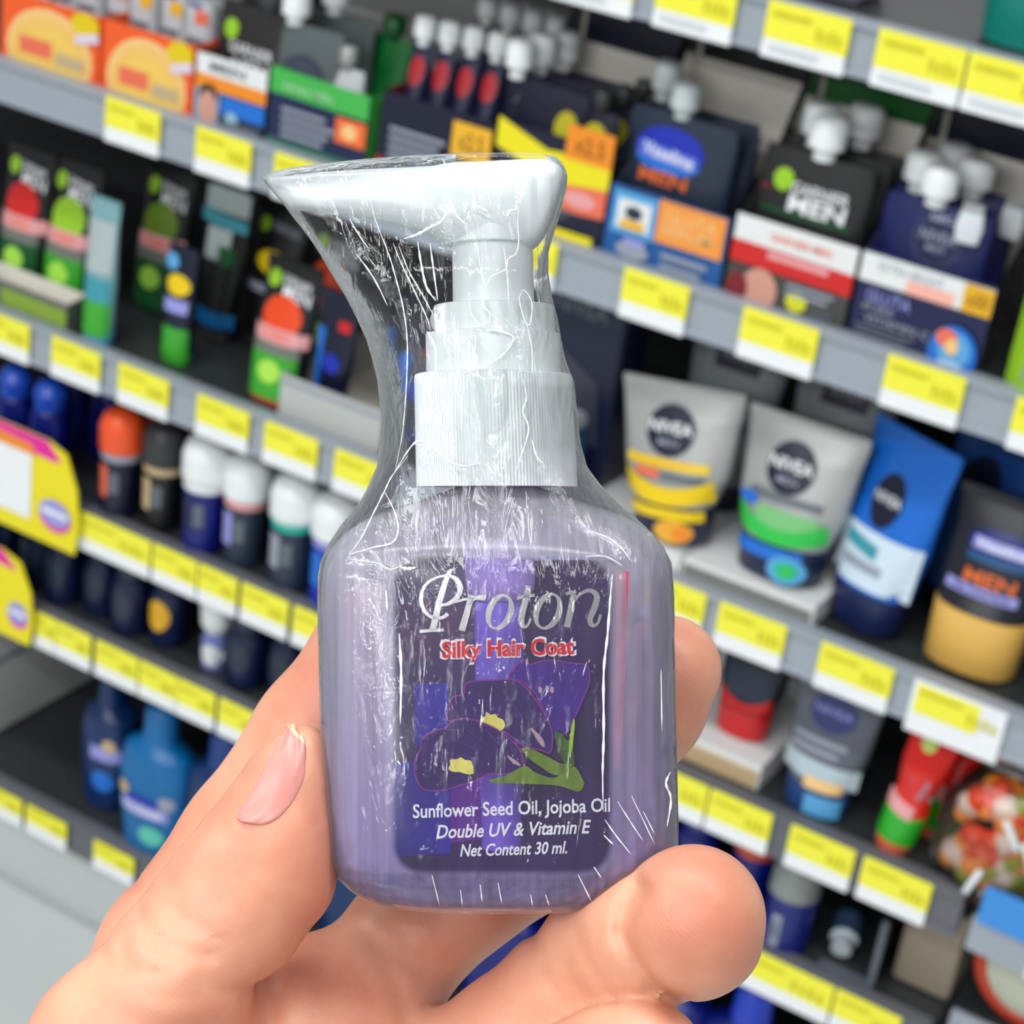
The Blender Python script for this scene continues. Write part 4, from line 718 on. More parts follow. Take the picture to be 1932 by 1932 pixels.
# collar, rings, stem
m_pump = mat('pump_white', (228, 234, 235), 0.28, var=0.01, spec=0.5)
lathe('collar', 930, [(706, 140), (707.5, 145), (711, 148), (740, 148.5), (900, 151), (918, 151)], m_pump, n=300, ribs=1, ra=0.7, du=0.036)
lathe('lower_ring', 930, [(629, 122), (630.5, 126), (634, 127), (712, 127)], m_pump, n=80, du=0.02)
lathe('upper_ring', 932, [(577, 110), (578.5, 113), (582, 113.5), (634, 113.5)], m_pump, n=80, du=0.02)
lathe('stem', 929, [(455, 76), (582, 77)], m_pump, n=60, du=0.02)
lathe('neck', 940, [(914, 74), (935, 74)], m_shoulder, n=50)
# pump head: cross sections from spout tip to rear
HS = [(502, 337, 342, 0.5), (507, 335, 350, 0.9), (522, 332, 368, 1.5), (546, 328, 389, 2.1), (600, 320, 394, 2.8), (680, 314, 402, 3.4), (760, 309, 418, 4.0), (815, 305, 434, 4.5), (838, 299, 446, 5.0), (862, 296, 458, 5.3), (900, 295, 461, 5.5), (960, 292, 461, 5.5), (1000, 290, 461, 5.4), (1015, 290, 452, 5.2), (1026, 290.5, 438, 5.2), (1038, 293, 416, 5.1), (1048, 298, 393, 4.9), (1055, 304, 374, 4.6), (1060, 311, 358, 4.0), (1063, 319, 346, 3.0), (1064.5, 328, 337, 1.5)]
HD = []
for i in range(len(HS) - 1):
    p1, p2 = HS[i], HS[i + 1]
    for q in range(5): HD.append([p1[j] + (p2[j] - p1[j]) * q / 5 for j in range(4)])
HD.append(list(HS[-1]))
V, F = [], []; n = 40
for u, a, b, hz in HD:
    e = 3.4
    for i in range(n):
        t = 2 * math.pi * i / n; c, s = math.cos(t), math.sin(t)
        kz = 1 - hz / 247; V.append(((u - 966) / PX_PER_M * kz, -((a + b) / 2 - (b - a) / 2 * math.copysign(abs(s) ** (2 / e), s) - 966) / PX_PER_M * kz, hz / 1000 * math.copysign(abs(c) ** (2 / e), c)))
for k in range(len(HD) - 1):
    for i in range(n): F.append((k * n + i, k * n + (i + 1) % n, (k + 1) * n + (i + 1) % n, (k + 1) * n + i))
F.append(tuple(range(n - 1, -1, -1))); F.append(tuple((len(HD) - 1) * n + i for i in range(n)))
head = part('pump_head', V, F, m_pump); 
lathe('skirt', 927, [(400, 84), (456, 88), (461, 88), (463, 86)], m_pump, n=60)
# ---- printing on the front
ZF = 11.75
foil = mat('silver_foil', (190, 188, 190), 0.16, 1.0, var=0.15, scale=500)
def zoomP(p): return (750 + p[0] * 0.23292, 1060 + p[1] * 0.23292)
def ribbon(pts):
    """pts: (x, y, width); returns verts/faces of a calligraphic stroke"""
    P = []
    m = len(pts)
    for i in range(m - 1):
        p0, p1, p2, p3 = pts[max(0, i - 1)], pts[i], pts[i + 1], pts[min(m - 1, i + 2)]
        for q in range(6):
            t = q / 6; P.append(tuple(0.5 * (2 * p1[j] + (p2[j] - p0[j]) * t + (2 * p0[j] - 5 * p1[j] + 4 * p2[j] - p3[j]) * t * t + (3 * p1[j] - p0[j] - 3 * p2[j] + p3[j]) * t ** 3) for j in range(3)))
    P.append(pts[-1]); V = []; F = []
    for i, p in enumerate(P):
        a, b = P[max(0, i - 1)], P[min(len(P) - 1, i + 1)]; d = Vector((b[0] - a[0], b[1] - a[1])); d.normalize(); nx, ny = -d.y, d.x
        V += [(p[0] + nx * p[2] / 2, p[1] + ny * p[2] / 2), (p[0] - nx * p[2] / 2, p[1] - ny * p[2] / 2)]
        if i: F.append((2 * i - 2, 2 * i - 1, 2 * i + 1, 2 * i))
    return V, F
strokes = [[(436, 62, 22), (400, 130, 40), (345, 300, 50), (312, 440, 52), (282, 555, 50)], [(178, 562, 26), (280, 556, 24), (376, 550, 26)],
 [(408, 420, 34), (360, 452, 28), (280, 448, 28), (215, 390, 30), (190, 290, 30), (225, 190, 22), (310, 130, 16), (410, 112, 22), (480, 145, 38), (508, 215, 44), (480, 290, 38), (410, 340, 28), (345, 350, 18)],
 [(440, 335, 14), (520, 310, 20), (610, 290, 22)], [(600, 270, 46), (565, 400, 50), (520, 558, 54)], [(575, 350, 18), (630, 295, 26), (690, 288, 44), (712, 292, 40)],
 [(1062, 195, 44), (1040, 300, 50), (1005, 440, 50), (1012, 515, 40), (1050, 520, 20), (1078, 460, 20)], [(970, 292, 26), (1040, 280, 26), (1112, 270, 26)],
 [(1425, 262, 46), (1405, 380, 50), (1372, 528, 52)], [(1362, 262, 24), (1400, 248, 28), (1440, 244, 26)], [(1415, 350, 18), (1470, 270, 24), (1550, 232, 32), (1612, 270, 46), (1600, 360, 52), (1560, 460, 46), (1575, 512, 36), (1620, 500, 22), (1645, 425, 24)]]
def word_part(name, V2, F, m, z=ZF, parent=None): return part(name, [px_point(u, v, z) for u, v in V2], F, m, parent, False)
Vw, Fw = [], []
for k, s in enumerate(strokes):
    v, f = ribbon(s); o = len(Vw); Vw += [zoomP(p) for p in v]; Fw += [tuple(o + i for i in q) for q in f]
for cx, cy, rx, ry in ((828, 405, 112, 146), (1218, 400, 118, 150)):
    o = len(Vw); n = 40
    for i in range(n):
        t = 2 * math.pi * i / n
        for a, b, k in ((rx, ry, 0.16), (rx * 0.56, ry * 0.84, 0.30)):
            y = b * math.sin(t); Vw.append(zoomP((cx + a * math.cos(t) - k * y, cy + y)))
    Fw += [(o + 2 * i, o + 2 * ((i + 1) % n), o + 2 * ((i + 1) % n) + 1, o + 2 * i + 1) for i in range(n)]
tag(word_part('brand_lettering', Vw, Fw, foil), 'silver foil lettering')
def line(name, s, u0, u1, vb_, cap, m, sk, bold=0.0, shear=0.0, z=ZF, grow=0.0, vdown=0.0):
    v, f, d = text_mesh(s, bold, shear); cu, cw = (u0 + u1) / 2, (u1 - u0) + grow * 2
    hh = cap + vdown + 2 * grow; vc = vb_ - cap / 2 + vdown / 2
    return word_part(name, [(cu + p[0] * cw, vc - p[1] * hh + sk * p[0] * cw) for p in v], f, m, z)
line('subtitle_outline', 'Silky Hair Coat', 834, 1083, 1238.5, 32, mat('label_white', (238, 236, 242), 0.5), -0.03, 0.055, grow=4.5, vdown=9)
line('subtitle_lettering', 'Silky Hair Coat', 834, 1083, 1238.5, 32, mat('label_red', (214, 16, 44), 0.5), -0.03, 0.034, z=ZF + 0.12, vdown=9)
wink = mat('label_white', (1, 1, 1))
line('ingredient_lettering', 'Sunflower Seed Oil, Jojoba Oil', 779, 1151, 1538, 27, wink, -0.033, 0.018, vdown=8)
line('vitamin_lettering', 'Double UV & Vitamin E', 823, 1115, 1576.5, 25, wink, -0.035, 0.02, 0.22, vdown=1)
line('content_lettering', 'Net Content 30 ml.', 868, 1070, 1612.5, 23, wink, -0.03, 0.02, 0.22, vdown=1)
# flowers
def zq(p): return (580 + p[0] * 0.37267, 860 + p[1] * 0.37267)
def smooth_poly(pts, q=4):
    out = []; n = len(pts)
    for i in range(n):
        p0, p1, p2, p3 = pts[i - 1], pts[i], pts[(i + 1) % n], pts[(i + 2) % n]
        for k in range(q):
            t = k / q; out.append(tuple(0.5 * (2 * p1[j] + (p2[j] - p0[j]) * t + (2 * p0[j] - 5 * p1[j] + 4 * p2[j] - p3[j]) * t * t + (3 * p1[j] - p0[j] - 3 * p2[j] + p3[j]) * t ** 3) for j in range(2)))
    return out
PA = [(1020, 1125), (1060, 1060), (1100, 1035), (1130, 1055), (1180, 1040), (1250, 1035), (1330, 1048), (1400, 1055), (1425, 1085), (1425, 1150), (1395, 1230), (1350, 1330), (1310, 1400), (1240, 1420), (1200, 1300), (1150, 1200), (1080, 1140)]
PB = [(710, 1340), (715, 1270), (740, 1220), (790, 1205), (800, 1160), (850, 1140), (950, 1135), (1030, 1130), (1080, 1150), (1130, 1200), (1180, 1270), (1220, 1340), (1240, 1410), (1230, 1500), (1180, 1490), (1100, 1470), (1000, 1400), (900, 1350), (800, 1330)]
PC = [(540, 1570), (560, 1510), (575, 1480), (580, 1430), (640, 1395), (700, 1375), (740, 1340), (800, 1330), (870, 1345), (950, 1380), (1020, 1430), (1070, 1480), (1090, 1540), (1085, 1590), (1000, 1610), (920, 1610), (860, 1640), (780, 1665), (700, 1690), (620, 1695), (580, 1680), (555, 1640)]
petal_a = mat('petal_violet', (64, 18, 132), 0.5, var=0.35, scale=420); petal_b = mat('petal_plum', (50, 12, 98), 0.5, var=0.4, scale=420); edge = mat('petal_edge', (130, 40, 140), 0.5)
leafg = mat('leaf_green', (104, 128, 42), 0.5, var=0.5, scale=700); leafd = mat('leaf_dark', (58, 92, 30), 0.5, var=0.5, scale=700); pyel = mat('petal_yellow', (226, 216, 110), 0.5, var=0.25, scale=900)
def patch(name, pts, m, z, q=4, parent=None):
    p = [zq(a) for a in smooth_poly(pts, q)]; return word_part(name, p, [tuple(range(len(p)))], m, z, parent)
def outline(name, pts, w, m, z, parent):
    p = smooth_poly(pts, 3); v, f = ribbon([(a[0], a[1], w) for a in p] + [(p[0][0], p[0][1], w)]); return word_part(name, [zq(a) for a in v], f, m, z, parent)
for nm, pts, m, z in (('flower_print', PA, petal_a, 11.75), ('flower_print', PB, petal_b, 11.9), ('flower_print', PC, petal_b, 12.05)):
    fl = patch(nm, pts, m, z); outline('petal_edge', pts, 7, edge, z + 0.03, fl)
    if pts is PB: patch('yellow_throat', [(875, 1340), (900, 1318), (905, 1295), (930, 1312), (950, 1305), (965, 1325), (990, 1335), (1000, 1365), (975, 1395), (930, 1375)], pyel, z + 0.05, 2, fl); patch('pale_fleck', [(1130, 1375), (1190, 1430), (1200, 1475), (1170, 1450)], mat('petal_pale', (180, 150, 170), 0.5), z + 0.05, 3, fl)
    if pts is PC: patch('yellow_throat', [(712, 1585), (725, 1560), (720, 1540), (760, 1535), (775, 1525), (800, 1540), (830, 1545), (842, 1608), (800, 1610), (770, 1600), (740, 1600)], pyel, z + 0.05, 2, fl); patch('pale_fleck', [(1010, 1515), (1060, 1545), (1080, 1570), (1040, 1555)], mat('petal_pale', (180, 150, 170)), z + 0.05, 3, fl)
    if pts is PA:
        for a in ((1180, 1180), (1215, 1175), (1240, 1180)): patch('pale_fleck', [(a[0] - 8, a[1] - 12), (a[0] + 8, a[1] - 4), (a[0] + 4, a[1] + 22), (a[0] - 10, a[1] + 14)], mat('petal_pale', (180, 150, 170)), z + 0.05, 2, fl)
    vein = mat('petal_vein', (84, 40, 150), 0.5)
    c0 = {0: (1270, 1400), 1: (1200, 1480), 2: (1060, 1570)}[[PA, PB, PC].index(pts)]
    for a in pts[2:len(pts) // 2 + 2:2]:
        v, f = ribbon([(c0[0] * 0.55 + a[0] * 0.45, c0[1] * 0.55 + a[1] * 0.45, 3), (c0[0] * 0.15 + a[0] * 0.85, c0[1] * 0.15 + a[1] * 0.85, 2)]); word_part('petal_vein', [zq(p) for p in v], f, vein, z + 0.02, fl)
stemg = patch('stem_print', [(920, 1640), (1000, 1620), (1100, 1570), (1150, 1600), (1240, 1630), (1300, 1600), (1350, 1570), (1395, 1640), (1400, 1665), (1370, 1700), (1270, 1670), (1100, 1660), (950, 1655)], leafg, 12.1)
patch('sepal', [(1085, 1480), (1150, 1490), (1230, 1530), (1290, 1560), (1340, 1560), (1300, 1610), (1240, 1612), (1190, 1580), (1120, 1530)], leafg, 12.15, 3, stemg)
patch('sepal', [(1250, 1400), (1285, 1405), (1325, 1440), (1345, 1330), (1355, 1360), (1345, 1480), (1350, 1570), (1310, 1570), (1270, 1490)], leafd, 12.12, 3, stemg)
patch('sepal', [(1325, 1450), (1345, 1335), (1353, 1360), (1342, 1470), (1330, 1520)], mat('leaf_bright', (160, 200, 50), 0.5), 12.2, 3, stemg)
# ---- clear shrink wrap
FILM = [(303, 860, 1032, 5.4, 5), (307, 800, 1050, 6.4, 6), (315, 690, 1059, 7.0, 6), (325, 590, 1065, 7.0, 6), (335, 520, 1068, 7.0, 6), (343, 499, 1069, 7.0, 6), (362, 514, 1067, 7.0, 6), (392, 540, 1060, 7.0, 6), (430, 570, 1048, 7.0, 6), (478, 602, 1036, 7.0, 5), (520, 628, 1034, 7.0, 3.6), (560, 652, 1040, 7.6, 2.8), (600, 673, 1052, 8.2, 2.3), (640, 690, 1058, 8.8, 2.3), (680, 703, 1068, 9.3, 2.3), (720, 713, 1083, 9.8, 2.3), (780, 720, 1088, 10.0, 2.3), (840, 718, 1096, 10.2, 2.3), (880, 711, 1108, 10.4, 2.4), (920, 695, 1136, 10.7, 2.6), (950, 677, 1166, 11.0, 2.8), (985, 650, 1206, 11.3, 3.1), (1020, 625, 1244, 11.6, 3.6), (1055, 610, 1262, 12.3, 4.3), (1100, 604, 1267, 12.6, 4.4), (1400, 610, 1272, 12.6, 4.4), (1560, 619, 1276, 12.6, 4.4), (1608, 626, 1272, 12.5, 4.2), (1643, 640, 1256, 11.7, 3.8), (1668, 664, 1232, 11.0, 3.5), (1687, 700, 1198, 10.0, 3.2), (1698, 742, 1158, 8.5, 3)]
m_film, N, L, out = nodes('shrink_wrap_film')
tc = N('ShaderNodeTexCoord'); mp = N('ShaderNodeMapping'); mp.inputs['Scale'].default_value = (420, 110, 300); nz = N('ShaderNodeTexNoise'); nz.inputs['Detail'].default_value = 4; nz.inputs['Scale'].default_value = 1.0; nz.inputs['Distortion'].default_value = 1.2
L(tc.outputs['Object'], mp.inputs[0]); L(mp.outputs[0], nz.inputs[0])
bp_ = N('ShaderNodeBump'); bp_.inputs['Strength'].default_value = 0.33; bp_.inputs['Distance'].default_value = 0.0012; L(nz.outputs[0], bp_.inputs['Height'])
tr = N('ShaderNodeBsdfTransparent'); tr.inputs[0].default_value = (0.99, 0.993, 0.995, 1); gl = N('ShaderNodeBsdfGlossy'); gl.inputs['Roughness'].default_value = 0.06; L(bp_.outputs[0], gl.inputs['Normal'])
fr = N('ShaderNodeFresnel'); fr.inputs[0].default_value = 1.45; L(bp_.outputs[0], fr.inputs['Normal'])
ms = N('ShaderNodeMixShader'); L(fr.outputs[0], ms.inputs[0]); L(tr.outputs[0], ms.inputs[1]); L(gl.outputs[0], ms.inputs[2])
lw = N('ShaderNodeLayerWeight'); lw.inputs[0].default_value = 0.25; rp_ = N('ShaderNodeMath'); rp_.operation = 'MULTIPLY_ADD'; rp_.inputs[1].default_value = 0.25; rp_.inputs[2].default_value = 0.0; L(lw.outputs['Facing'], rp_.inputs[0])
df = N('ShaderNodeBsdfDiffuse'); df.inputs[0].default_value = (0.75, 0.78, 0.8, 1)
m2 = N('ShaderNodeMixShader'); L(rp_.outputs[0], m2.inputs[0]); L(ms.outputs[0], m2.inputs[1]); L(df.outputs[0], m2.inputs[2]); L(m2.outputs[0], out.inputs[0])
rf = random.Random(5); ph = [(rf.uniform(0.02, 0.09), rf.uniform(4, 16), rf.uniform(0, 6.28), rf.uniform(0.3, 1)) for _ in range(14)]
def wob(s, v, sg):
    amp = 0.10 if v < 1000 else 0.03
    w = sum(a * math.sin(f * v + g * s * 3 + p) for (f, g, p, a) in ph) / 4
    e = 1.6 * amp * 10 * w if abs(s) > 0.97 and v < 1000 else 0.0
    return (e, amp * w * sg)
film = hull('shrink_wrap', FILM, sorted(set(frange(303, 1000, 7) + frange(1000, 1600, 30) + frange(1600, 1698, 7))), [round(-math.cos(math.pi * i / 48), 4) for i in range(49)], m_film, jit=wob, cap=False)
def film_z(u, v):
    z = 10.0
    for _ in range(3):
        k = 1 - z / 247; uu, vv = 966 + (u - 966) * k, 966 + (v - 966) * k; l, r, hz, e = interp(FILM, vv)
        s = min(0.995, abs((uu - (l + r) / 2) / ((r - l) / 2))); z = hz * (1 - s ** e) ** (1 / e)
    return z
m_glint = mat('crease_glint', (244, 248, 250), 0.12, var=0.02, spec=0.8, coat=1.0)  # white ribs stand in for light glinting along the film's creases
Z3 = lambda p: (480 + p[0] * 0.33126, 260 + p[1] * 0.33126); Z5 = lambda p: (580 + p[0] * 0.37267, 1240 + p[1] * 0.37267)
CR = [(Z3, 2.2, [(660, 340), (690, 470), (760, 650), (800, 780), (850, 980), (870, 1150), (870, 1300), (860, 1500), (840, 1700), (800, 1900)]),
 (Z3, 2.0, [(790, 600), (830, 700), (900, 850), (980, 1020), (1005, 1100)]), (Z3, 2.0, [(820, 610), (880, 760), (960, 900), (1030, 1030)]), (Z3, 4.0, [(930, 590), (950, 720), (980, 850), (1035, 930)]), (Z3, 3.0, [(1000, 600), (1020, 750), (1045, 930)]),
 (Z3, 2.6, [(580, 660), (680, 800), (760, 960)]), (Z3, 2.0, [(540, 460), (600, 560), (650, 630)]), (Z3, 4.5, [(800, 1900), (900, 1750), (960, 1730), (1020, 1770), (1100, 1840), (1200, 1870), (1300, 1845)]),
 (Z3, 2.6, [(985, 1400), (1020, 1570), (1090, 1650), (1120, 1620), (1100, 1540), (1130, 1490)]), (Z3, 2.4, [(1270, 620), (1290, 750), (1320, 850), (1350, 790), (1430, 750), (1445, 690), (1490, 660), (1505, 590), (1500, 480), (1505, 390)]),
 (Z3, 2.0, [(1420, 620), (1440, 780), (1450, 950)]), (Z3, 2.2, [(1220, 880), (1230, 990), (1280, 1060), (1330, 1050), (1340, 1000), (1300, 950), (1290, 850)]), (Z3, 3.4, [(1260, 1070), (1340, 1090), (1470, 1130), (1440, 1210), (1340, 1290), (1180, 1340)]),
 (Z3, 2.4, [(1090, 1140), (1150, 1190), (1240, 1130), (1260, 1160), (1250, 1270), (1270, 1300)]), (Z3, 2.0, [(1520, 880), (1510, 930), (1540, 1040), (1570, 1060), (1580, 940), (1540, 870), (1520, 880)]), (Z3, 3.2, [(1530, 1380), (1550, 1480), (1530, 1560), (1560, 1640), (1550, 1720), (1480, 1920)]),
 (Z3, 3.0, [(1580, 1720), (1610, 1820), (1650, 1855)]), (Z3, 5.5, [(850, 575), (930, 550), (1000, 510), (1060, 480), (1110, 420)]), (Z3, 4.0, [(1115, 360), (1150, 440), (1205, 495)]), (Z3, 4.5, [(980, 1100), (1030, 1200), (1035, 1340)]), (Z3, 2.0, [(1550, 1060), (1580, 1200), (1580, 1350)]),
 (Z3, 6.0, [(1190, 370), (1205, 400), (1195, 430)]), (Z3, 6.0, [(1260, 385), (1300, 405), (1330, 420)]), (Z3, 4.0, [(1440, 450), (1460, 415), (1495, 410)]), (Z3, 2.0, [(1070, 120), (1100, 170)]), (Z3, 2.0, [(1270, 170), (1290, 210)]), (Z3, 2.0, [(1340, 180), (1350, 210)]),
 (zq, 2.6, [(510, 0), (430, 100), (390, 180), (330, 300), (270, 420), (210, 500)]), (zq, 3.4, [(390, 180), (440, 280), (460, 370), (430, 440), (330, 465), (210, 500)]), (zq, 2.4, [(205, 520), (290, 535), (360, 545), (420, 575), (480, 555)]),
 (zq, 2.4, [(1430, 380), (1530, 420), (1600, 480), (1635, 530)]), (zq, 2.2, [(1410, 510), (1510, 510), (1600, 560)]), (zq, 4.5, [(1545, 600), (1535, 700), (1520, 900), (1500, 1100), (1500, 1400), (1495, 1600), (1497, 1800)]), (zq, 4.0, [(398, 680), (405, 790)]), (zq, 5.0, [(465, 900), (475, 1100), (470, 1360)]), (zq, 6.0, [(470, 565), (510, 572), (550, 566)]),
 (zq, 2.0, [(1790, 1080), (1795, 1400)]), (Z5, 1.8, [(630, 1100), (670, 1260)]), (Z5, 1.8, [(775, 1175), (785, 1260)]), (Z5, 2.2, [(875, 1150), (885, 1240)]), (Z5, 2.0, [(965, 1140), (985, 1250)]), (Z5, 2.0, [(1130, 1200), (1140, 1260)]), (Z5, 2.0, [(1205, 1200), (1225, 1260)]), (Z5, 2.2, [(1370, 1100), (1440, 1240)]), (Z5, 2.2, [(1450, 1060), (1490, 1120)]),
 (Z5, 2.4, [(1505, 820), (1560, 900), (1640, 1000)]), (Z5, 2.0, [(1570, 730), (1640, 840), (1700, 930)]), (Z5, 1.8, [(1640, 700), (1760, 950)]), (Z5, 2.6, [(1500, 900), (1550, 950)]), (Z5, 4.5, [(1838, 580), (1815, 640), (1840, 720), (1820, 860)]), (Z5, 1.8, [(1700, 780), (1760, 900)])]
def glint_rib(zf, w, pts):
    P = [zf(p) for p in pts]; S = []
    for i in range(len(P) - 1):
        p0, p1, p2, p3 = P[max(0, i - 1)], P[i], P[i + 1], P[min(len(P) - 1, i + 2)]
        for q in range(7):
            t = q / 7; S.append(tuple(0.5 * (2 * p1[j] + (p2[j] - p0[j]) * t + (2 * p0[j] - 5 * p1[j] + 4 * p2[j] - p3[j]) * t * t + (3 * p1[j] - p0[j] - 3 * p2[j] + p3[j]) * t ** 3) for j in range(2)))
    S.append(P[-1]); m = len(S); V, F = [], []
    W3 = [px_point(u, v, film_z(u, v) + 0.12) for u, v in S]
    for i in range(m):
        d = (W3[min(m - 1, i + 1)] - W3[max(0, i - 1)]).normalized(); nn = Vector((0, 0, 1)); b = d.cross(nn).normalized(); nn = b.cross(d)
        r = w / 2 / PX_PER_M * (min(1, 0.15 + 3.5 * min(i, m - 1 - i) / m)) * (1 + 0.3 * math.sin(i * 1.7))
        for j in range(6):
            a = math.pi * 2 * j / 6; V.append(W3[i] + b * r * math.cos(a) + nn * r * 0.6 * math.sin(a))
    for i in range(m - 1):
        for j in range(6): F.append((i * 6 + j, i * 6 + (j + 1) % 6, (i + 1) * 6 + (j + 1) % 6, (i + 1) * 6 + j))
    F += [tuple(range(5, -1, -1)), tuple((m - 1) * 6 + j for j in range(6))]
    return part('crease_glint', V, F, m_glint, film)
for c in CR: glint_rib(*c)

# ------------------------------------------------------------------ hand
def P3(u, v, z): p = px_point(u, v, z); return np.array((p.x * 1000, p.y * 1000, p.z), dtype=np.float32) * np.array((1, 1, 1000), np.float32)
H = 0.7
lo = np.array([-80, -150, -40], np.float32); hi = np.array([36, -8, 42], np.float32)
dim = np.ceil((hi - lo) / H).astype(int)
GX = (lo[0] + H * np.arange(dim[0], dtype=np.float32))[:, None, None]; GY = (lo[1] + H * np.arange(dim[1], dtype=np.float32))[None, :, None]; GZ = (lo[2] + H * np.arange(dim[2], dtype=np.float32))[None, None, :]
def cone(a, b):
    A, B = P3(*a[:3]), P3(*b[:3]); ra, rb_ = a[3] / 16.19 * max(1, 1 - a[2] / 247), b[3] / 16.19 * max(1, 1 - b[2] / 247); d = B - A; L2 = float(d @ d)
    t = np.clip(((GX - A[0]) * d[0] + (GY - A[1]) * d[1] + (GZ - A[2]) * d[2]) / L2, 0, 1)
    return np.sqrt((GX - A[0] - t * d[0]) ** 2 + (GY - A[1] - t * d[1]) ** 2 + (GZ - A[2] - t * d[2]) ** 2) - (ra + (rb_ - ra) * t)
def smin(a, b, k):
    h = np.maximum(k - np.abs(a - b), 0) / k
    return np.minimum(a, b) - h * h * k * 0.25
def chain(pts, k=2.2):
    f = None
    for a, b in zip(pts, pts[1:]):
        c = cone(a, b); f = c if f is None else smin(f, c, k)
    return f
thumb = chain([(572, 1412, 5, 46), (548, 1475, 5, 80), (515, 1570, 5, 108), (478, 1650, 6, 128), (430, 1720, 8, 134), (345, 1830, 9, 138), (230, 1985, 8, 168), (160, 2180, 2, 220)])
thumb = smin(thumb, cone((535, 1580, 6, 84), (545, 1660, 6, 80)), 3.0)
index = chain([(250, 2010, -20, 165), (330, 1800, -20, 142), (470, 1590, -20, 128), (600, 1388, -20, 120), (715, 1225, -20, 116), (860, 1190, -19.5, 106), (1010, 1230, -19, 100), (1110, 1300, -18, 84)])
middle = chain([(600, 2010, -8, 160), (772, 1768, -17, 118), (1000, 1590, -19.5, 122), (1100, 1470, -20, 120), (1215, 1330, -17.5, 112), (1258, 1264, -16, 104)])
ringf = chain([(740, 2170, -4, 165), (972, 1978, -4, 138), (1076, 1882, -2, 131), (1150, 1802, 2, 126), (1215, 1768, 7, 126), (1302, 1742, 12, 130), (1312, 1722, 13, 116)])
pinky = chain([(860, 2260, 2, 150), (1060, 2080, 8, 122), (1150, 2020, 11, 112), (1215, 1990, 13, 104)])
palm = chain([(520, 2140, -6, 200), (760, 2250, -4, 180)], 6)
palm = smin(palm, cone((380, 2000, -4, 190), (640, 1960, -8, 170)), 6)
palm = smin(palm, cone((470, 2350, -2, 300), (380, 2700, -2, 330)), 9)
palm = smin(palm, cone((300, 2120, 4, 220), (330, 2500, 2, 260)), 8)
palm = smin(palm, cone((380, 2700, -2, 330), (300, 3300, 2, 380)), 9)
palm = smin(palm, cone((560, 1850, -12, 70), (300, 1960, -8, 140)), 5)
Fd = palm
for f_, k_ in ((thumb, 4.5), (index, 5.0), (middle, 4.5), (ringf, 4.5), (pinky, 4.5)):
    Fd = np.minimum(Fd, smin(palm, f_, k_))
def groove(pts, w, d, zmin=-12.0):
    """skin fold: a soft furrow along a line in image pixels, on the side facing the camera"""
    global Fd
    pp = [P3(u, v, 8) for u, v in pts]; best = None
    for a, b in zip(pp, pp[1:]):
        dx, dy = b[0] - a[0], b[1] - a[1]; t = np.clip(((GX[:, :, 0] - a[0]) * dx + (GY[:, :, 0] - a[1]) * dy) / (dx * dx + dy * dy), 0, 1)
        q = (GX[:, :, 0] - a[0] - t * dx) ** 2 + (GY[:, :, 0] - a[1] - t * dy) ** 2; best = q if best is None else np.minimum(best, q)
    Fd = Fd + (d * np.exp(-best / (w * w)))[:, :, None] * np.clip((GZ - zmin) / 3, 0, 1)
groove([(278, 1712), (305, 1735), (330, 1752), (380, 1772), (420, 1772)], 0.8, 0.55)
groove([(250, 1760), (262, 1785), (290, 1800), (330, 1806)], 0.8, 0.4); groove([(330, 1690), (360, 1712), (410, 1722)], 0.8, 0.3)
groove([(425, 1548), (440, 1556), (470, 1566), (505, 1566)], 0.7, 0.25)
groove([(1205, 1655), (1176, 1695), (1168, 1740), (1192, 1790), (1232, 1842), (1275, 1872)], 1.0, 1.3, 9.0); groove([(1012, 1800), (1030, 1845), (1075, 1900)], 1.1, 0.5); groove([(1040, 1780), (1060, 1830), (1105, 1885)], 1.0, 0.35)
groove([(636, 1738), (690, 1782), (760, 1835), (835, 1880)], 1.1, 0.7); groove([(600, 1760), (680, 1815), (790, 1890)], 1.0, 0.4)
groove([(486, 1856), (495, 1900), (500, 1950), (520, 2060)], 1.2, 1.1); groove([(405, 1815), (450, 1845), (486, 1856), (520, 1835)], 1.1, 0.5)
groove([(600, 1800), (590, 1880), (600, 1980)], 1.0, 0.35)
groove([(320, 1640), (345, 1668), (372, 1690)], 0.6, 0.22); groove([(352, 1700), (395, 1735), (450, 1745)], 0.6, 0.25); groove([(225, 1790), (300, 1835), (400, 1850)], 0.8, 0.3); groove([(180, 1850), (280, 1895), (380, 1905)], 0.8, 0.25); groove([(690, 1830), (740, 1900), (760, 1980)], 0.9, 0.3); groove([(1085, 1745), (1105, 1800), (1150, 1860)], 0.8, 0.25)
groove([(170, 1745), (195, 1760), (215, 1790)], 0.7, 0.4, -40.0); groove([(475, 1372), (492, 1395)], 0.7, 0.3, -40.0)
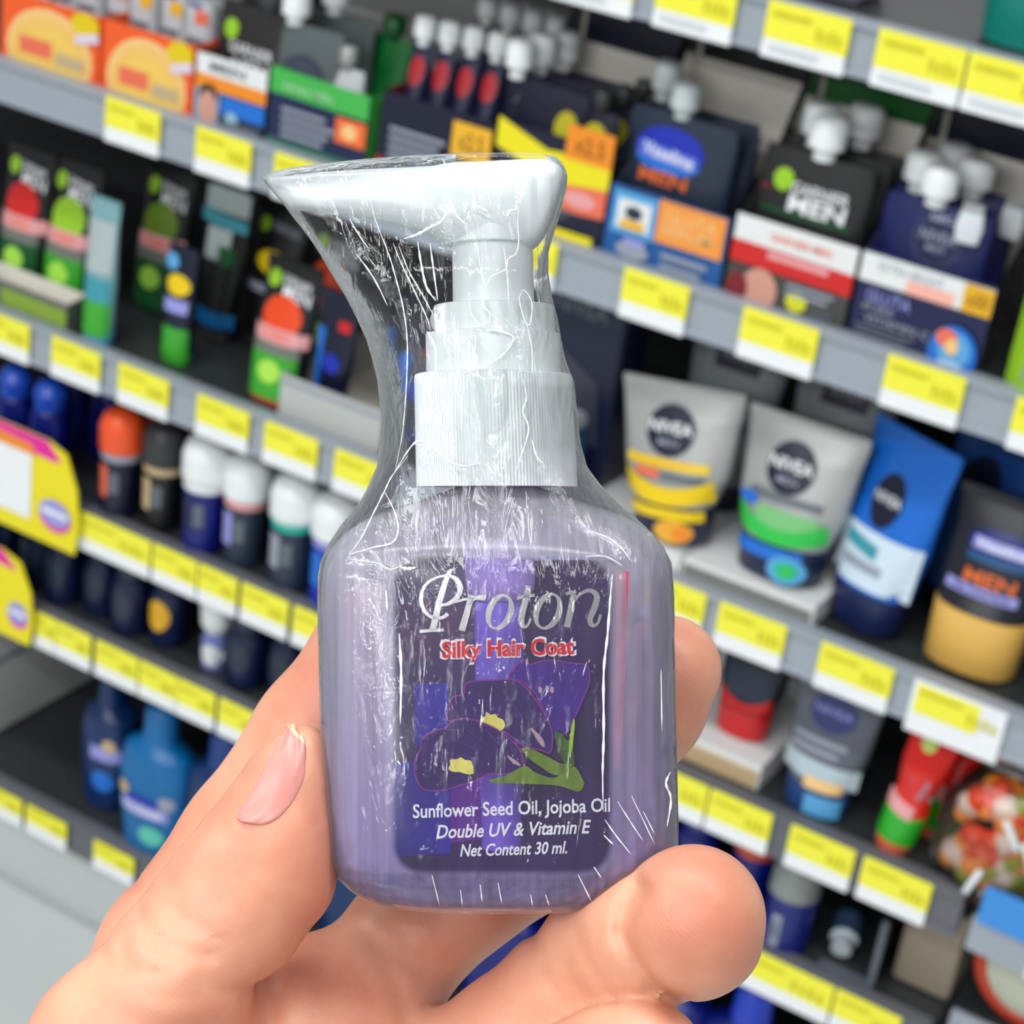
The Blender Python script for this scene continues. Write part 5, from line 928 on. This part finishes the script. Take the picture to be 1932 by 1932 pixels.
def surface_nets(F, lo, h):
    S = F < 0; c = np.zeros(tuple(np.array(F.shape) - 1), np.int8)
    off = [(i, j, k) for i in (0, 1) for j in (0, 1) for k in (0, 1)]; nx, ny, nz = c.shape
    for i, j, k in off: c += S[i:i + nx, j:j + ny, k:k + nz]
    act = np.argwhere((c > 0) & (c < 8)); vid = -np.ones(c.shape, np.int64); vid[tuple(act.T)] = np.arange(len(act))
    acc = np.zeros((len(act), 3)); cnt = np.zeros(len(act))
    for a in off:
        for ax in range(3):
            if a[ax]: continue
            b = list(a); b[ax] = 1
            fa = F[tuple((act + a).T)]; fb = F[tuple((act + b).T)]; mk = (fa < 0) != (fb < 0); t = np.where(mk, fa / np.where(mk, fa - fb, 1), 0)
            p = np.array(a)[None, :] + t[:, None] * (np.array(b) - np.array(a))[None, :]; acc[mk] += p[mk]; cnt[mk] += 1
    V = lo + h * (act + acc / cnt[:, None]); Q = []
    for ax in range(3):
        o1, o2 = [(1, 2), (2, 0), (0, 1)][ax]; sl0 = [slice(None)] * 3; sl1 = [slice(None)] * 3; sl0[ax] = slice(0, -1); sl1[ax] = slice(1, None)
        for flip in (False, True):
            A, B = S[tuple(sl0)], S[tuple(sl1)]; e = np.argwhere((A & ~B) if not flip else (~A & B))
            ok = (e[:, o1] > 0) & (e[:, o2] > 0) & (e[:, o1] < F.shape[o1] - 1) & (e[:, o2] < F.shape[o2] - 1); e = e[ok]
            q = []
            for d1, d2 in ((-1, -1), (0, -1), (0, 0), (-1, 0)):
                x = e.copy(); x[:, o1] += d1; x[:, o2] += d2; q.append(vid[tuple(x.T)])
            q = np.stack(q if not flip else q[::-1], 1); Q.append(q)
    return V, np.concatenate(Q)
Fp = np.pad(Fd, 1, constant_values=5.0)
HV, HF = surface_nets(Fp, lo - H, H)
m_skin, N, L, out = nodes('skin')
tc = N('ShaderNodeTexCoord'); n1 = N('ShaderNodeTexNoise'); n1.inputs['Scale'].default_value = 70; n1.inputs['Detail'].default_value = 5
L(tc.outputs['Object'], n1.inputs[0]); cr = N('ShaderNodeValToRGB'); L(n1.outputs[0], cr.inputs[0])
cr.color_ramp.elements[0].position = 0.32; cr.color_ramp.elements[0].color = lin(204, 130, 104); cr.color_ramp.elements[1].position = 0.68; cr.color_ramp.elements[1].color = lin(226, 166, 135)
p = N('ShaderNodeBsdfPrincipled'); L(cr.outputs[0], p.inputs['Base Color']); p.inputs['Roughness'].default_value = 0.42; p.inputs['Subsurface Weight'].default_value = 0.25; p.inputs['Subsurface Radius'].default_value = (1.0, 0.35, 0.2); p.inputs['Subsurface Scale'].default_value = 0.003
wv = N('ShaderNodeTexWave'); wv.inputs['Scale'].default_value = 800; wv.inputs['Distortion'].default_value = 14; wv.inputs['Detail'].default_value = 1; wv.inputs['Detail Scale'].default_value = 0.12; wv.bands_direction = 'DIAGONAL'
n2 = N('ShaderNodeTexNoise'); n2.inputs['Scale'].default_value = 900; n2.inputs['Detail'].default_value = 4; L(tc.outputs['Object'], n2.inputs[0]); L(tc.outputs['Object'], wv.inputs[0])
ad = N('ShaderNodeMath'); ad.operation = 'MULTIPLY_ADD'; ad.inputs[1].default_value = 0.12; L(wv.outputs['Fac'], ad.inputs[0]); L(n2.outputs[0], ad.inputs[2])
bm_ = N('ShaderNodeBump'); bm_.inputs['Strength'].default_value = 0.25; bm_.inputs['Distance'].default_value = 0.0002; L(ad.outputs[0], bm_.inputs['Height']); L(bm_.outputs[0], p.inputs['Normal']); L(p.outputs[0], out.inputs[0])
hand = obj('hand', HV / 1000, HF.tolist(), m_skin); hand.matrix_world = HELD
tag(hand, 'left hand with palm up gripping the purple pump bottle', 'hand')
sm = hand.modifiers.new('soften', 'SMOOTH'); sm.factor = 0.5; sm.iterations = 3
# thumb nail laid on the thumb
def surf_z(x, y):
    i = int(round((x - lo[0]) / H)); j = int(round((y - lo[1]) / H)); col = Fd[i, j]; k = len(col) - 1
    while k > 0 and col[k] > 0: k -= 1
    a, b = col[k], col[min(k + 1, len(col) - 1)]; return float(lo[2] + H * (k + (a / (a - b) if a != b else 0)))
def nail_mesh(name, root, tip, wl, wr, m, tipm):
    """rows from root to tip; wl/wr give the left and right edge along each row"""
    V, F, FM = [], [], []; R_, Cn = len(wl), 9
    for r in range(R_):
        (lu, lv), (ru, rv) = wl[r], wr[r]
        for c in range(Cn):
            t = c / (Cn - 1); u, v = lu + (ru - lu) * t, lv + (rv - lv) * t
            pz = 8.0
            for _ in range(2):
                q = P3(u, v, pz); pz = surf_z(q[0], q[1])
            q = P3(u, v, pz); arch = 0.5 * (1 - (2 * t - 1) ** 2)
            V.append((q[0] / 1000, q[1] / 1000, (pz + 0.12 + arch) / 1000))
    for r in range(R_ - 1):
        for c in range(Cn - 1): F.append((r * Cn + c, r * Cn + c + 1, (r + 1) * Cn + c + 1, (r + 1) * Cn + c)); FM.append(1 if r >= R_ - 2 else 0)
    o = obj(name, V, F, m, hand, True, [m, tipm], FM); s = o.modifiers.new('t', 'SOLIDIFY'); s.thickness = 0.0004; s.offset = -1; s2 = o.modifiers.new('s', 'SUBSURF'); s2.levels = 1; s2.render_levels = 2
    return o
nailm = mat('nail_pink', (214, 142, 132), 0.3, var=0.03); nailt = mat('nail_tip', (222, 196, 160), 0.3)
WL = [(440, 1543), (452, 1524), (468, 1498), (490, 1460), (512, 1420), (530, 1386), (541, 1366), (546, 1360)]
WR = [(492, 1558), (520, 1552), (548, 1522), (568, 1492), (578, 1462), (581, 1432), (579, 1404), (574, 1390)]
tag(nail_mesh('thumb_nail', None, None, WL, WR, nailm, nailt), 'pink thumb nail with pale edge')
